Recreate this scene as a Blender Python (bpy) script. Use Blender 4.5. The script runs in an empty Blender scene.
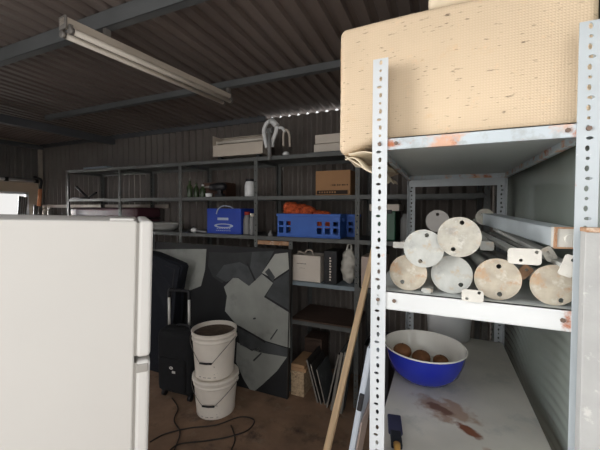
import bpy, bmesh, math, random
from mathutils import Vector, Matrix, Euler
random.seed(7)
S = bpy.context.scene
COL = S.collection
PI = math.pi
R = math.radians

# ------------------------------------------------------------------ camera
F = 321.0
YAW, PITCH, ROLL, SH = R(23.6), R(1.6), R(0.2), 7.5
CAMP = Vector((0, 0, 1.6))
RM = Matrix.Rotation(YAW, 3, 'Z') @ Matrix.Rotation(PI/2 - PITCH, 3, 'X') @ Matrix.Rotation(ROLL, 3, 'Z')
cd = bpy.data.cameras.new('camera'); cam = bpy.data.objects.new('camera', cd); COL.objects.link(cam)
cd.sensor_width = 36; cd.lens = 36*F/600; cd.shift_y = -SH/600; cd.clip_start = 0.02
cam.matrix_world = Matrix.Translation(CAMP) @ RM.to_4x4()
S.camera = cam

def at(u, v, X=None, Y=None, Z=None):
    """where the sight line through photo point (u,v) meets one plane of the room"""
    d = RM @ Vector(((u-300)/F, -(v-(225-SH))/F, -1))
    if X is not None: t = X/d.x
    elif Y is not None: t = Y/d.y
    else: t = (Z-1.6)/d.z
    return CAMP + d*t

# ------------------------------------------------------------------ materials
def lin(h):
    if isinstance(h, (tuple, list)): return (*h, 1) if len(h) == 3 else tuple(h)
    h = h.lstrip('#'); o = []
    for i in (0, 2, 4):
        c = int(h[i:i+2], 16)/255
        o.append(c/12.92 if c <= .04045 else ((c+.055)/1.055)**2.4)
    return (*o, 1)

def mat(name, col, rough=.6, metal=0.0, var=.12, scale=6.0, stain=None, stain_at=.6, stain_scale=9.0,
        bump=0.0, bump_scale=60.0, stretch=(1, 1, 1), spec=.5, soft=.08):
    m = bpy.data.materials.new(name); m.use_nodes = True
    n = m.node_tree.nodes; l = m.node_tree.links; b = n['Principled BSDF']
    b.inputs['Roughness'].default_value = rough; b.inputs['Metallic'].default_value = metal
    b.inputs['Specular IOR Level'].default_value = spec
    tc = n.new('ShaderNodeTexCoord'); mp = n.new('ShaderNodeMapping'); mp.inputs['Scale'].default_value = stretch
    l.new(tc.outputs['Object'], mp.inputs['Vector'])
    nz = n.new('ShaderNodeTexNoise'); nz.inputs['Scale'].default_value = scale; nz.inputs['Detail'].default_value = 6
    l.new(mp.outputs[0], nz.inputs['Vector'])
    c = lin(col)
    rp = n.new('ShaderNodeValToRGB')
    rp.color_ramp.elements[0].position = .3; rp.color_ramp.elements[1].position = .7
    rp.color_ramp.elements[0].color = tuple(max(0, x*(1-var)) for x in c[:3]) + (1,)
    rp.color_ramp.elements[1].color = tuple(min(1, x*(1+var)) for x in c[:3]) + (1,)
    l.new(nz.outputs['Fac'], rp.inputs['Fac'])
    out = rp.outputs['Color']
    for i, st in enumerate(stain if isinstance(stain, list) else ([stain] if stain else [])):
        z2 = n.new('ShaderNodeTexNoise'); z2.inputs['Scale'].default_value = stain_scale*(1+.7*i); z2.inputs['Detail'].default_value = 9
        z2.inputs['Roughness'].default_value = .65
        mp2 = n.new('ShaderNodeMapping'); mp2.inputs['Location'].default_value = (3.1+i*5, 1.7, 9.2); mp2.inputs['Scale'].default_value = stretch
        l.new(tc.outputs['Object'], mp2.inputs['Vector']); l.new(mp2.outputs[0], z2.inputs['Vector'])
        r2 = n.new('ShaderNodeValToRGB'); r2.color_ramp.elements[0].position = stain_at; r2.color_ramp.elements[1].position = stain_at+soft
        l.new(z2.outputs['Fac'], r2.inputs['Fac'])
        mx = n.new('ShaderNodeMixRGB'); l.new(r2.outputs['Color'], mx.inputs['Fac']); l.new(out, mx.inputs['Color1'])
        mx.inputs['Color2'].default_value = lin(st); out = mx.outputs['Color']
    l.new(out, b.inputs['Base Color'])
    if bump:
        z3 = n.new('ShaderNodeTexNoise'); z3.inputs['Scale'].default_value = bump_scale; z3.inputs['Detail'].default_value = 4
        l.new(mp.outputs[0], z3.inputs['Vector'])
        bp = n.new('ShaderNodeBump'); bp.inputs['Strength'].default_value = bump; bp.inputs['Distance'].default_value = .01
        l.new(z3.outputs['Fac'], bp.inputs['Height']); l.new(bp.outputs[0], b.inputs['Normal'])
    return m

M = {}
M['tin_back'] = mat('tin_back', '#6e6762', .6, .0, .08, 2, stain='#5a4f49', stain_at=.5, stain_scale=1.2, soft=.3)
M['tin_left'] = mat('tin_left', '#6d6a68', .6, .0, .15, 3)
M['tin_roof'] = mat('tin_roof', '#776c67', .5, .15, .12, 2.5, stain='#5a4c47', stain_at=.5, stain_scale=2, soft=.3, stretch=(1, .3, 1))
M['purlin'] = mat('purlin', '#66696b', .5, .3, .1, 5)
M['beam_dark'] = mat('beam_dark', '#54565a', .55, .2, .1, 5)
M['cream_panel'] = mat('cream_panel', '#b9ab98', .7, 0, .08, 4)
M['floor'] = mat('floor_ply', '#8e725c', .85, 0, .28, 5, stain=['#54443a', '#94806c'], stain_at=.56, stain_scale=6, soft=.16, bump=.25, bump_scale=40)
M['ground'] = mat('concrete', '#cdc8c0', .9, 0, .1, 5)
M['girt'] = mat('girt_pale', '#b3aaa0', .7, 0, .1, 8)
M['fridge'] = mat('fridge_white', '#d9d6d1', .38, 0, .012, 3)
M['fridge_door'] = mat('fridge_door_white', '#dddbd7', .33, 0, .01, 3)
M['gasket'] = mat('gasket_grey', '#a7a39d', .6, 0, .03, 3)
M['rack'] = mat('rack_grey', '#565857', .55, .1, .14, 8, stain='#4c4038', stain_at=.62, stain_scale=10, soft=.1)
M['rack_light'] = mat('rack_blue_grey', '#7a868e', .55, .1, .12, 8)
M['post'] = mat('slotted_white', '#c0c4c7', .5, .05, .05, 7, stain=['#c99a78', '#aab4bb'], stain_at=.66, stain_scale=11, soft=.07)
M['post_rear'] = mat('slotted_grey', '#a9aeb2', .5, .1, .08, 8, stain='#9a8877', stain_at=.66, stain_scale=12)
M['post_right'] = mat('slotted_grey_white', '#adb4b8', .5, .05, .06, 7, stain=['#b96a3a', '#d9dadb'], stain_at=.67, stain_scale=9, soft=.06)
M['tray_lip'] = mat('tray_lip_white', '#cacccc', .5, .05, .05, 6, stain=['#a9643e', '#b9bcbd'], stain_at=.64, stain_scale=8, soft=.08)
M['tray_top'] = mat('tray_lip_rusty', '#b4bdc2', .5, .05, .06, 6, stain=['#c99f86', '#a9643e', '#a3a8aa'], stain_at=.53, stain_scale=9, soft=.1)
M['tray_grey'] = mat('tray_under_grey', '#bcc0be', .5, 0, .06, 3)
M['galv'] = mat('galvanised', '#a5a196', .55, .05, .2, 30, stain=['#a88e74', '#c4c2ba', '#8b8a84'], stain_at=.54, stain_scale=20, soft=.16)
M['galv_rust'] = mat('galvanised_rusty', '#a59c8c', .6, .05, .2, 30, stain=['#b08c68', '#a87a50', '#bdb7aa'], stain_at=.54, stain_scale=18, soft=.18)
M['galv_clean'] = mat('galvanised_pale', '#a8a9a4', .5, .05, .14, 28, stain=['#8f908c', '#c1bfb4', '#a99a84'], stain_at=.56, stain_scale=18, soft=.16)
M['steel_blue'] = mat('steel_blue_grey', '#acb3b6', .45, .2, .12, 9, stain='#a46c48', stain_at=.69, stain_scale=8)
M['zinc_white'] = mat('zinc_white', '#c2bfb7', .55, .05, .1, 24, stain=['#8f8577', '#d6d3cb'], stain_at=.58, stain_scale=30, soft=.12)
M['rust'] = mat('rust', '#a37f62', .85, 0, .25, 24, stain=['#c2b3a2', '#9a6138'], stain_at=.54, stain_scale=25, soft=.14)
M['bolt'] = mat('bolt_dark', '#6d5b50', .6, .3, .2, 20)
M['plate_grey'] = mat('fibre_cement_grey', '#9c9c9a', .8, 0, .1, 9, stain='#b4b3af', stain_at=.58, stain_scale=22, bump=.2)
M['blue_enamel'] = mat('blue_enamel', '#2231a8', .12, 0, .05, 4)
M['white_enamel'] = mat('white_enamel', '#efece4', .15, 0, .02, 4)
M['navy_rim'] = mat('navy_rim', '#1a2150', .2, 0, .02, 4)
M['gourd'] = mat('brown_gourd', '#8d5f3c', .6, 0, .25, 14, stain='#b3845c', stain_at=.6, stain_scale=14)
M['plastic_white'] = mat('plastic_white', '#d9dadb', .45, 0, .03, 6)
M['bucket'] = mat('bucket_cream', '#ece4d9', .5, 0, .06, 7, stain='#7d6c5c', stain_at=.68, stain_scale=12, soft=.06)
M['grey_mark'] = mat('grey_print', '#4b4642', .6, 0, .1, 10)
M['bucket_fill'] = mat('dried_render', '#5b4d40', .95, 0, .25, 30, bump=.5)
M['wire'] = mat('wire_steel', '#77736e', .4, .6, .1, 10)
M['black'] = mat('black_plastic', '#15151a', .5, 0, .15, 10)
M['black_cloth'] = mat('black_fabric', '#0e0f13', .9, 0, .25, 20, bump=.3, bump_scale=120)
M['navy_cloth'] = mat('navy_fabric', '#11151f', .9, 0, .2, 14, bump=.3, bump_scale=120)
M['silver'] = mat('aluminium_tube', '#d6d3cf', .35, .1, .05, 8)
M['cable'] = mat('cable_dark', '#2a2320', .6, 0, .1, 10)
M['pine'] = mat('pine_batten', '#e8c8a0', .65, 0, .14, 7, stretch=(8, 8, .6))
M['brown_wood'] = mat('brown_board', '#4c3a30', .75, 0, .25, 6, stretch=(1, 6, 6))
M['dark_board'] = mat('dark_board', '#33302e', .7, 0, .2, 8)
M['grey_board'] = mat('grey_tile', '#55595a', .6, 0, .15, 10, stain='#77797a', stain_at=.6)
M['pale_edge'] = mat('pale_board_edge', '#7f7a73', .7, 0, .1, 12)
M['basket'] = mat('woven_basket', '#b9a183', .85, 0, .25, 60, stain='#85705a', stain_at=.55, stain_scale=55, bump=.5, bump_scale=90)
M['tan'] = mat('tan_board', '#b08c68', .75, 0, .15, 8)
M['carton'] = mat('cardboard', '#a47c58', .85, 0, .06, 8)
M['carton_print'] = mat('carton_print', '#33261e', .8, 0, .1, 10)
M['box_white'] = mat('box_white', '#d2c8bd', .75, 0, .04, 6)
M['box_pinkish'] = mat('box_pinkish', '#c3b0a6', .75, 0, .04, 6)
M['blue_box'] = mat('blue_printed_carton', '#163ba0', .55, 0, .1, 8)
M['blue_crate'] = mat('blue_crate', '#305fb4', .5, 0, .08, 8)
M['print_pale'] = mat('pale_print', '#aab3c4', .6, 0, .1, 12)
M['orange_net'] = mat('orange_netting', '#c2552a', .85, 0, .3, 30, stain='#8f3516', stain_at=.52, stain_scale=28, bump=.8, bump_scale=70)
M['green'] = mat('green_plastic', '#2c5a43', .4, 0, .15, 8)
M['bottle_green'] = mat('dark_green_bottle', '#33422a', .25, 0, .4, 16, stain='#78855a', stain_at=.62, stain_scale=18)
M['brown_box'] = mat('dark_brown_box', '#4a3226', .8, 0, .15, 8)
M['red_cap'] = mat('red_cap', '#a3342a', .5, 0, .05, 8)
M['jug_grey'] = mat('jug_grey', '#7e7e7e', .5, 0, .08, 8)
M['maroon'] = mat('maroon_case', '#4a2b33', .45, 0, .12, 6)
M['bag_white'] = mat('white_polythene', '#bdb9b0', .4, 0, .12, 9)
M['foam'] = mat('cream_woven', '#cdb89d', .9, 0, .05, 5, stain=['#c9ab86', '#dcbf9c', '#d9b896'], stain_at=.62, stain_scale=10, soft=.2)
M['piping'] = mat('tan_piping', '#c29a68', .8, 0, .1, 10)
M['tarp'] = mat('pale_sheet', '#d3c4ab', .7, 0, .1, 8)
M['table_grey'] = mat('folding_table_grey', '#b4bcc6', .5, 0, .04, 4)
M['tube_white'] = mat('lamp_tube_white', '#d3cbc0', .35, 0, .03, 6)
M['lamp_body'] = mat('lamp_body', '#c0b5a8', .45, 0, .05, 6)
M['grey_metal'] = mat('grey_metal_cap', '#7e7a76', .45, .3, .08, 8)
M['brush_navy'] = mat('navy_brush', '#2a2b45', .7, 0, .2, 20)
M['brush_handle'] = mat('yellow_handle', '#c99a4e', .5, 0, .1, 8)
M['paint_black'] = mat('paint_black', '#17181b', .7, 0, .3, 3)
M['paint_dark'] = mat('paint_dark_grey', '#303234', .7, 0, .35, 4, stain='#1d1e21', stain_at=.5, stain_scale=5, soft=.25)
M['paint_mid'] = mat('paint_mid_grey', '#45484a', .7, 0, .3, 5, stain='#2a2c2f', stain_at=.52, stain_scale=5, soft=.25)
M['paint_pale'] = mat('paint_pale_grey', '#90928d', .7, 0, .16, 4, stain='#5f6161', stain_at=.55, stain_scale=4, soft=.28)
M['paint_bright'] = mat('paint_bright_grey', '#a3a49e', .7, 0, .12, 5)
M['canvas_edge'] = mat('canvas_edge', '#2b2826', .8, 0, .1, 8)
M['orange_tool'] = mat('orange_plastic', '#dd9468', .5, 0, .08, 8)
M['basin_grey'] = mat('basin_grey', '#9d9c98', .4, 0, .05, 6)
M['rope'] = mat('rope_pale', '#b9ada0', .8, 0, .1, 20)

# glass pane of the window
def glass(name):
    m = bpy.data.materials.new(name); m.use_nodes = True
    b = m.node_tree.nodes['Principled BSDF']
    b.inputs['Transmission Weight'].default_value = 1; b.inputs['Roughness'].default_value = .03; b.inputs['IOR'].default_value = 1.1
    return m
M['glass'] = glass('window_glass')

# polished sheet on the right wall: shiny, gently buckled
def sheet_mat():
    m = bpy.data.materials.new('polished_sheet'); m.use_nodes = True
    n = m.node_tree.nodes; l = m.node_tree.links; b = n['Principled BSDF']
    tc = n.new('ShaderNodeTexCoord'); nz = n.new('ShaderNodeTexNoise'); nz.inputs['Scale'].default_value = 3
    l.new(tc.outputs['Object'], nz.inputs['Vector'])
    rp = n.new('ShaderNodeValToRGB'); rp.color_ramp.elements[0].color = lin('#8d968f'); rp.color_ramp.elements[1].color = lin('#a6aea7')
    l.new(nz.outputs['Fac'], rp.inputs['Fac']); l.new(rp.outputs['Color'], b.inputs['Base Color'])
    b.inputs['Metallic'].default_value = .1; b.inputs['Roughness'].default_value = .12
    b.inputs['IOR'].default_value = 2.3
    return m
M['sheet'] = sheet_mat()

# shelf board with its own rust patch
def board_mat():
    m = mat('shelf_board', '#c8c4bb', .55, 0, .1, 5, stain=['#a4a8a5', '#cfc8bd'], stain_at=.55, stain_scale=6, soft=.2)
    n = m.node_tree.nodes; l = m.node_tree.links; b = n['Principled BSDF']
    src = b.inputs['Base Color'].links[0].from_socket
    tc = n.new('ShaderNodeTexCoord')
    nz = n.new('ShaderNodeTexNoise'); nz.inputs['Scale'].default_value = 22; nz.inputs['Detail'].default_value = 8; l.new(tc.outputs['Object'], nz.inputs['Vector'])
    def blob(cx, cy, rx, ry, rot, col, amt, src):
        mp = n.new('ShaderNodeMapping'); mp.vector_type = 'TEXTURE'
        mp.inputs['Location'].default_value = (cx, cy, 0.0); mp.inputs['Rotation'].default_value = (0, 0, rot); mp.inputs['Scale'].default_value = (rx, ry, 10)
        l.new(tc.outputs['Object'], mp.inputs['Vector'])
        ln = n.new('ShaderNodeVectorMath'); ln.operation = 'LENGTH'; l.new(mp.outputs[0], ln.inputs[0])
        ad = n.new('ShaderNodeMath'); ad.operation = 'MULTIPLY_ADD'; l.new(nz.outputs['Fac'], ad.inputs[0]); ad.inputs[1].default_value = 1.9; ad.inputs[2].default_value = -.95
        su = n.new('ShaderNodeMath'); su.operation = 'ADD'; l.new(ln.outputs['Value'], su.inputs[0]); l.new(ad.outputs[0], su.inputs[1])
        rp = n.new('ShaderNodeValToRGB'); rp.color_ramp.elements[0].position = .6; rp.color_ramp.elements[1].position = 1.0
        rp.color_ramp.elements[0].color = (amt, amt, amt, 1); rp.color_ramp.elements[1].color = (0, 0, 0, 1)
        l.new(su.outputs[0], rp.inputs['Fac'])
        mx = n.new('ShaderNodeMixRGB'); l.new(rp.outputs['Color'], mx.inputs['Fac']); l.new(src, mx.inputs['Color1']); mx.inputs['Color2'].default_value = lin(col)
        return mx.outputs['Color']
    src = blob(.03, 1.37, .13, .075, R(-20), '#9c7a60', .75, src)
    src = blob(.015, 1.36, .055, .03, R(-30), '#6d4a35', .85, src)
    src = blob(.10, 1.275, .06, .026, R(-45), '#7d4526', .95, src)
    src = blob(.17, 1.17, .05, .02, R(-45), '#9c7355', .5, src)
    l.new(src, b.inputs['Base Color'])
    return m
M['board'] = board_mat()

# woven cover: fine square grid
def weave(m):
    n = m.node_tree.nodes; l = m.node_tree.links; b = n['Principled BSDF']
    src = b.inputs['Base Color'].links[0].from_socket
    tc = n.new('ShaderNodeTexCoord')
    hs = []
    for d in ('X', 'Z'):
        w = n.new('ShaderNodeTexWave'); w.wave_type = 'BANDS'; w.bands_direction = d; w.inputs['Scale'].default_value = 42; w.inputs['Distortion'].default_value = .8
        w.inputs['Detail'].default_value = 2; w.inputs['Detail Scale'].default_value = 3
        l.new(tc.outputs['Object'], w.inputs['Vector']); hs.append(w)
    mn = n.new('ShaderNodeMath'); mn.operation = 'MINIMUM'; l.new(hs[0].outputs['Fac'], mn.inputs[0]); l.new(hs[1].outputs['Fac'], mn.inputs[1])
    rp = n.new('ShaderNodeValToRGB'); rp.color_ramp.elements[0].position = 0; rp.color_ramp.elements[1].position = .3
    rp.color_ramp.elements[0].color = (.94, .93, .915, 1); rp.color_ramp.elements[1].color = (1, 1, 1, 1)
    l.new(mn.outputs[0], rp.inputs['Fac'])
    mx = n.new('ShaderNodeMixRGB'); mx.blend_type = 'MULTIPLY'; mx.inputs['Fac'].default_value = 1
    l.new(src, mx.inputs['Color1']); l.new(rp.outputs['Color'], mx.inputs['Color2'])
    # small dark scuffs
    mp = n.new('ShaderNodeMapping'); mp.inputs['Scale'].default_value = (22, 22, 90); mp.inputs['Rotation'].default_value = (0, R(55), 0)
    l.new(tc.outputs['Object'], mp.inputs['Vector'])
    z = n.new('ShaderNodeTexNoise'); z.inputs['Scale'].default_value = 1.6; z.inputs['Detail'].default_value = 3; l.new(mp.outputs[0], z.inputs['Vector'])
    r2 = n.new('ShaderNodeValToRGB'); r2.color_ramp.elements[0].position = .64; r2.color_ramp.elements[1].position = .74
    l.new(z.outputs['Fac'], r2.inputs['Fac'])
    m2 = n.new('ShaderNodeMixRGB'); l.new(r2.outputs['Color'], m2.inputs['Fac']); l.new(mx.outputs['Color'], m2.inputs['Color1']); m2.inputs['Color2'].default_value = lin('#7a6a58')
    l.new(m2.outputs['Color'], b.inputs['Base Color'])
    bp = n.new('ShaderNodeBump'); bp.inputs['Strength'].default_value = .25; bp.inputs['Distance'].default_value = .003
    l.new(mn.outputs[0], bp.inputs['Height']); l.new(bp.outputs[0], b.inputs['Normal'])
weave(M['foam'])

# ------------------------------------------------------------------ mesh builder
class MB:
    def __init__(s): s.bm = bmesh.new(); s.m = 0; s.T = Matrix.Identity(4)
    def _new(s, verts):
        for v in verts: v.co = s.T @ v.co
    def box(s, x0, x1, y0, y1, z0, z1, bev=0, seg=2, rot=None, m=None):
        r = bmesh.ops.create_cube(s.bm, size=1); vs = r['verts']
        c = Vector(((x0+x1)/2, (y0+y1)/2, (z0+z1)/2))
        for v in vs: v.co = Vector((v.co.x*(x1-x0), v.co.y*(y1-y0), v.co.z*(z1-z0)))
        fs = {f for v in vs for f in v.link_faces}
        if bev:
            es = list({e for v in vs for e in v.link_edges})
            g = bmesh.ops.bevel(s.bm, geom=es, offset=bev, segments=seg, affect='EDGES', profile=.5)
            allv = {v for f in g['faces'] for v in f.verts}
            fs = {f for v in allv for f in v.link_faces}; vs = list({v for f in fs for v in f.verts})
        for v in vs: v.co = (rot @ v.co if rot else v.co) + c
        for f in fs: f.material_index = s.m if m is None else m
        s._new(vs); return vs
    def tube(s, pts, r, seg=10, cap=True, m=None, closed=False):
        pts = [Vector(p) for p in pts]; n = len(pts); rs = r if isinstance(r, (list, tuple)) else [r]*n
        rings = []; up = None
        for i, p in enumerate(pts):
            a = pts[i-1] if (i > 0 or closed) else p; b = pts[(i+1) % n] if (i < n-1 or closed) else p
            t = (b-a).normalized()
            if up is None: up = t.orthogonal().normalized()
            up = (up - t*up.dot(t)).normalized(); w = t.cross(up)
            ring = [s.bm.verts.new(p + (up*math.cos(2*PI*k/seg) + w*math.sin(2*PI*k/seg))*rs[i]) for k in range(seg)]
            rings.append(ring)
        mi = s.m if m is None else m
        rng = range(n if closed else n-1)
        for i in rng:
            A, B = rings[i], rings[(i+1) % n]
            for k in range(seg):
                f = s.bm.faces.new((A[k], A[(k+1) % seg], B[(k+1) % seg], B[k])); f.material_index = mi; f.smooth = True
        if cap and not closed:
            f = s.bm.faces.new(rings[0][::-1]); f.material_index = mi
            f = s.bm.faces.new(rings[-1]); f.material_index = mi
        s._new([v for g in rings for v in g])
    def lathe(s, prof, seg=32, c=(0, 0, 0), sx=1, sy=1, m=None, smooth=True, ms=None):
        c = Vector(c); rings = []; allv = []
        for (r, z) in prof:
            if r < 1e-6: g = [s.bm.verts.new(c+Vector((0, 0, z)))]
            else: g = [s.bm.verts.new(c+Vector((r*sx*math.cos(2*PI*k/seg), r*sy*math.sin(2*PI*k/seg), z))) for k in range(seg)]
            rings.append(g); allv += g
        for i in range(len(rings)-1):
            A, B = rings[i], rings[i+1]; mi = ms[i] if ms else (s.m if m is None else m)
            for k in range(seg):
                k2 = (k+1) % seg
                if len(A) == 1 and len(B) == 1: continue
                if len(A) == 1: q = (A[0], B[k2], B[k])
                elif len(B) == 1: q = (A[k], A[k2], B[0])
                else: q = (A[k], A[k2], B[k2], B[k])
                f = s.bm.faces.new(q); f.material_index = mi; f.smooth = smooth
        s._new(allv)
    def plate(s, outer, holes, t, frame, m=None):
        """flat plate with real holes; 2-D loops placed by a 4x4 frame, thickness t along local z"""
        es = []
        for lp in [outer]+holes:
            vs = [s.bm.verts.new((p[0], p[1], 0)) for p in lp]
            for i in range(len(vs)): es.append(s.bm.edges.new((vs[i], vs[(i+1) % len(vs)])))
        g = bmesh.ops.triangle_fill(s.bm, use_beauty=True, edges=es, normal=(0, 0, 1))
        fs = [f for f in g['geom'] if isinstance(f, bmesh.types.BMFace)]
        ex = bmesh.ops.extrude_face_region(s.bm, geom=fs)
        nv = [v for v in ex['geom'] if isinstance(v, bmesh.types.BMVert)]
        for v in nv: v.co.z += t
        allf = set(fs) | {f for v in nv for f in v.link_faces}
        vs = {v for f in allf for v in f.verts}
        mi = s.m if m is None else m
        for f in allf: f.material_index = mi
        for v in vs: v.co = frame @ v.co
        s._new(vs)
    def prism(s, loop, t, frame, m=None):
        s.plate(loop, [], t, frame, m)
    def grid(s, fn, nu, nv, m=None, smooth=True):
        g = [[s.bm.verts.new(fn(i/nu, j/nv)) for j in range(nv+1)] for i in range(nu+1)]
        mi = s.m if m is None else m
        for i in range(nu):
            for j in range(nv):
                f = s.bm.faces.new((g[i][j], g[i+1][j], g[i+1][j+1], g[i][j+1])); f.material_index = mi; f.smooth = smooth
        s._new([v for r in g for v in r])
    def ball(s, c, rx, ry, rz, seg=18, m=None, jit=0):
        r = bmesh.ops.create_uvsphere(s.bm, u_segments=seg, v_segments=max(8, seg//2), radius=1)
        for v in r['verts']:
            k = 1+jit*(random.random()-.5)
            v.co = Vector(c)+Vector((v.co.x*rx*k, v.co.y*ry*k, v.co.z*rz*k))
        for f in {f for v in r['verts'] for f in v.link_faces}: f.material_index = s.m if m is None else m; f.smooth = True
        s._new(r['verts'])
    def build(s, name, mats, parent=None, smooth=False, norm=True):
        if norm: bmesh.ops.recalc_face_normals(s.bm, faces=s.bm.faces[:])
        me = bpy.data.meshes.new(name); s.bm.to_mesh(me); s.bm.free()
        for x in (mats if isinstance(mats, (list, tuple)) else [mats]): me.materials.append(M[x])
        if smooth:
            for p in me.polygons: p.use_smooth = True
        o = bpy.data.objects.new(name, me); COL.objects.link(o)
        if parent: o.parent = parent
        return o

def tag(o, label, cat, group=None):
    o['label'] = label; o['category'] = cat
    if group: o['group'] = group
    return o
def thing(name, label, cat, loc=(0, 0, 0), rot=(0, 0, 0), group=None):
    o = bpy.data.objects.new(name, None); COL.objects.link(o); o.empty_display_size = .05
    o.location = loc; o.rotation_euler = rot
    return tag(o, label, cat, group)
def struct(o): o['kind'] = 'structure'; return o
def dup(root, loc, rot=None, label=None):
    r = root.copy(); COL.objects.link(r); r.location = loc
    if rot is not None: r.rotation_euler = rot
    if label: r['label'] = label
    for ch in list(root.children):
        c = ch.copy(); COL.objects.link(c); c.parent = r
        for g in list(ch.children):
            d = g.copy(); COL.objects.link(d); d.parent = c
    return r
def simple(name, mb, mats, label, cat, loc, rot=(0, 0, 0), group=None, smooth=False):
    o = mb.build(name, mats, smooth=smooth); o.location = loc; o.rotation_euler = rot
    return tag(o, label, cat, group)
def ell(cx, cy, rx, ry, n=12): return [(cx+rx*math.cos(2*PI*k/n), cy+ry*math.sin(2*PI*k/n)) for k in range(n)]
def rrect(x0, x1, y0, y1, r, n=4):
    o = []
    for (cx, cy, a) in ((x1-r, y1-r, 0), (x0+r, y1-r, 90), (x0+r, y0+r, 180), (x1-r, y0+r, 270)):
        for k in range(n+1):
            t = R(a+90*k/n); o.append((cx+r*math.cos(t), cy+r*math.sin(t)))
    return o
def smooth_path(pts, n=8, closed=False):
    P = [Vector(p) for p in pts]; o = []; N = len(P)
    for i in range(N if closed else N-1):
        if closed: a, b, c, d = P[i-1], P[i], P[(i+1) % N], P[(i+2) % N]
        else: a, b, c, d = P[max(i-1, 0)], P[i], P[i+1], P[min(i+2, N-1)]
        for k in range(n):
            t = k/n
            o.append(.5*((2*b)+(c-a)*t+(2*a-5*b+4*c-d)*t*t+(3*b-a-3*c+d)*t**3))
    if not closed: o.append(P[-1])
    return o
FXZ = Matrix(((1, 0, 0, 0), (0, 0, 1, 0), (0, 1, 0, 0), (0, 0, 0, 1)))      # (a,b)->(x=a, z=b), thickness along +y
FYZ = Matrix(((0, 0, 1, 0), (1, 0, 0, 0), (0, 1, 0, 0), (0, 0, 0, 1)))      # (a,b)->(y=a, z=b), thickness along +x

# ------------------------------------------------------------------ the shed
XL, XR, YB = -5.76, 0.395, 3.02
ZB = 2.56
def roof_z(y): return ZB + .022 + .03*(YB-y)
def trap(x, pitch=.104, h=.024):
    t = (x/pitch) % 1.0
    if t < .5: return 0
    if t < .6: return h*(t-.5)/.1
    if t < .9: return h
    return h*(1-(t-.9)/.1)
def trap_x(x0, x1, pitch=.104):
    xs = []; k = math.floor(x0/pitch)
    while k*pitch < x1:
        for t in (0, .5, .6, .9): xs.append((k+t)*pitch)
        k += 1
    return [x for x in xs if x0 <= x <= x1]

def corr(name, pts_fn, n, m):   # strip of ribs: pts_fn(i)->(pA,pB)
    mb = MB(); prev = None
    for i in range(n):
        a, b = pts_fn(i); va, vb = mb.bm.verts.new(a), mb.bm.verts.new(b)
        if prev: mb.bm.faces.new((prev[0], va, vb, prev[1]))
        prev = (va, vb)
    return struct(mb.build(name, m))

xs = trap_x(-6.0, 1.2)
c = corr('ceiling', lambda i: (Vector((xs[i], -.15, roof_z(-.15)+trap(xs[i]))), Vector((xs[i], 3.12, roof_z(3.12)+trap(xs[i])))), len(xs), 'tin_roof')
sm = c.modifiers.new('s', 'SOLIDIFY'); sm.thickness = .002
xb = [XL-.05] + trap_x(XL-.04, 1.2, .104)
c = corr('wall_back', lambda i: (Vector((xb[i], YB+.03-trap(xb[i]+.03, h=.042), 0)), Vector((xb[i], YB+.03-trap(xb[i]+.03, h=.042), ZB))), len(xb), 'tin_back')
c.modifiers.new('s', 'SOLIDIFY').thickness = .002

# left wall with its window opening
WY0, WY1, WZ0, WZ1 = 1.3, at(28.5, 200, X=XL).y, 1.05, at(14, 191.5, X=XL).z
mb = MB()
mb.box(XL-.04, XL, -.1, WY0, 0, 2.60); mb.box(XL-.04, XL, WY1, YB+.03, 0, 2.60)
mb.box(XL-.04, XL, WY0, WY1, 0, WZ0); mb.box(XL-.04, XL, WY0, WY1, WZ1, 2.60)
struct(mb.build('wall_left', 'cream_panel'))
ys = trap_x(-.1, YB+.02)
c = corr('trim_1', lambda i: (Vector((XL+.012+trap(ys[i], h=.016), ys[i], 2.02)), Vector((XL+.012+trap(ys[i], h=.016), ys[i], 2.52))), len(ys), 'tin_left')
c.modifiers.new('s', 'SOLIDIFY').thickness = .002
mb = MB(); t = .035
for (a, b, z0, z1) in ((WY0, WY1, WZ0, WZ0+t), (WY0, WY1, WZ1-t, WZ1), (WY0, WY0+t, WZ0, WZ1), (WY1-t, WY1, WZ0, WZ1)):
    mb.box(XL-.03, XL+.012, a, b, z0, z1)
w = struct(mb.build('window_1', 'plastic_white'))
mb = MB(); mb.box(XL-.022, XL-.018, WY0+t, WY1-t, WZ0+t, WZ1-t); mb.build('pane', 'glass', w)

# right wall lined with a polished sheet, its far part rippled
def sheetfn(a, b):
    y = .98 + (YB-.98)*a; z = 2.58*b
    k = max(0, min(1, (y-1.25)/.35))
    return Vector((XR+.0032*k*math.sin(2*PI*(z+.5*(y-1.35)**2)/.042)*max(0, min(1, (1.34-z)/.1)), y, z))
mb = MB(); mb.grid(sheetfn, 40, 420)
w = struct(mb.build('wall_right', 'sheet')); w.modifiers.new('s', 'SOLIDIFY').thickness = -.006

mb = MB(); mb.box(-6, 1.4, -.12, 3.1, -.06, 0); struct(mb.build('floor', 'floor'))
mb = MB(); mb.box(XL-.04, -2.9, -.12, -.08, 0, 2.66); struct(mb.build('wall_front_blocker', 'tin_left'))  # unseen stretch of front wall, added to block side light and darken the left
mb = MB(); mb.box(-8, 6, -6, -.12, -.08, -.012); struct(mb.build('ground', 'ground'))

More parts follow.
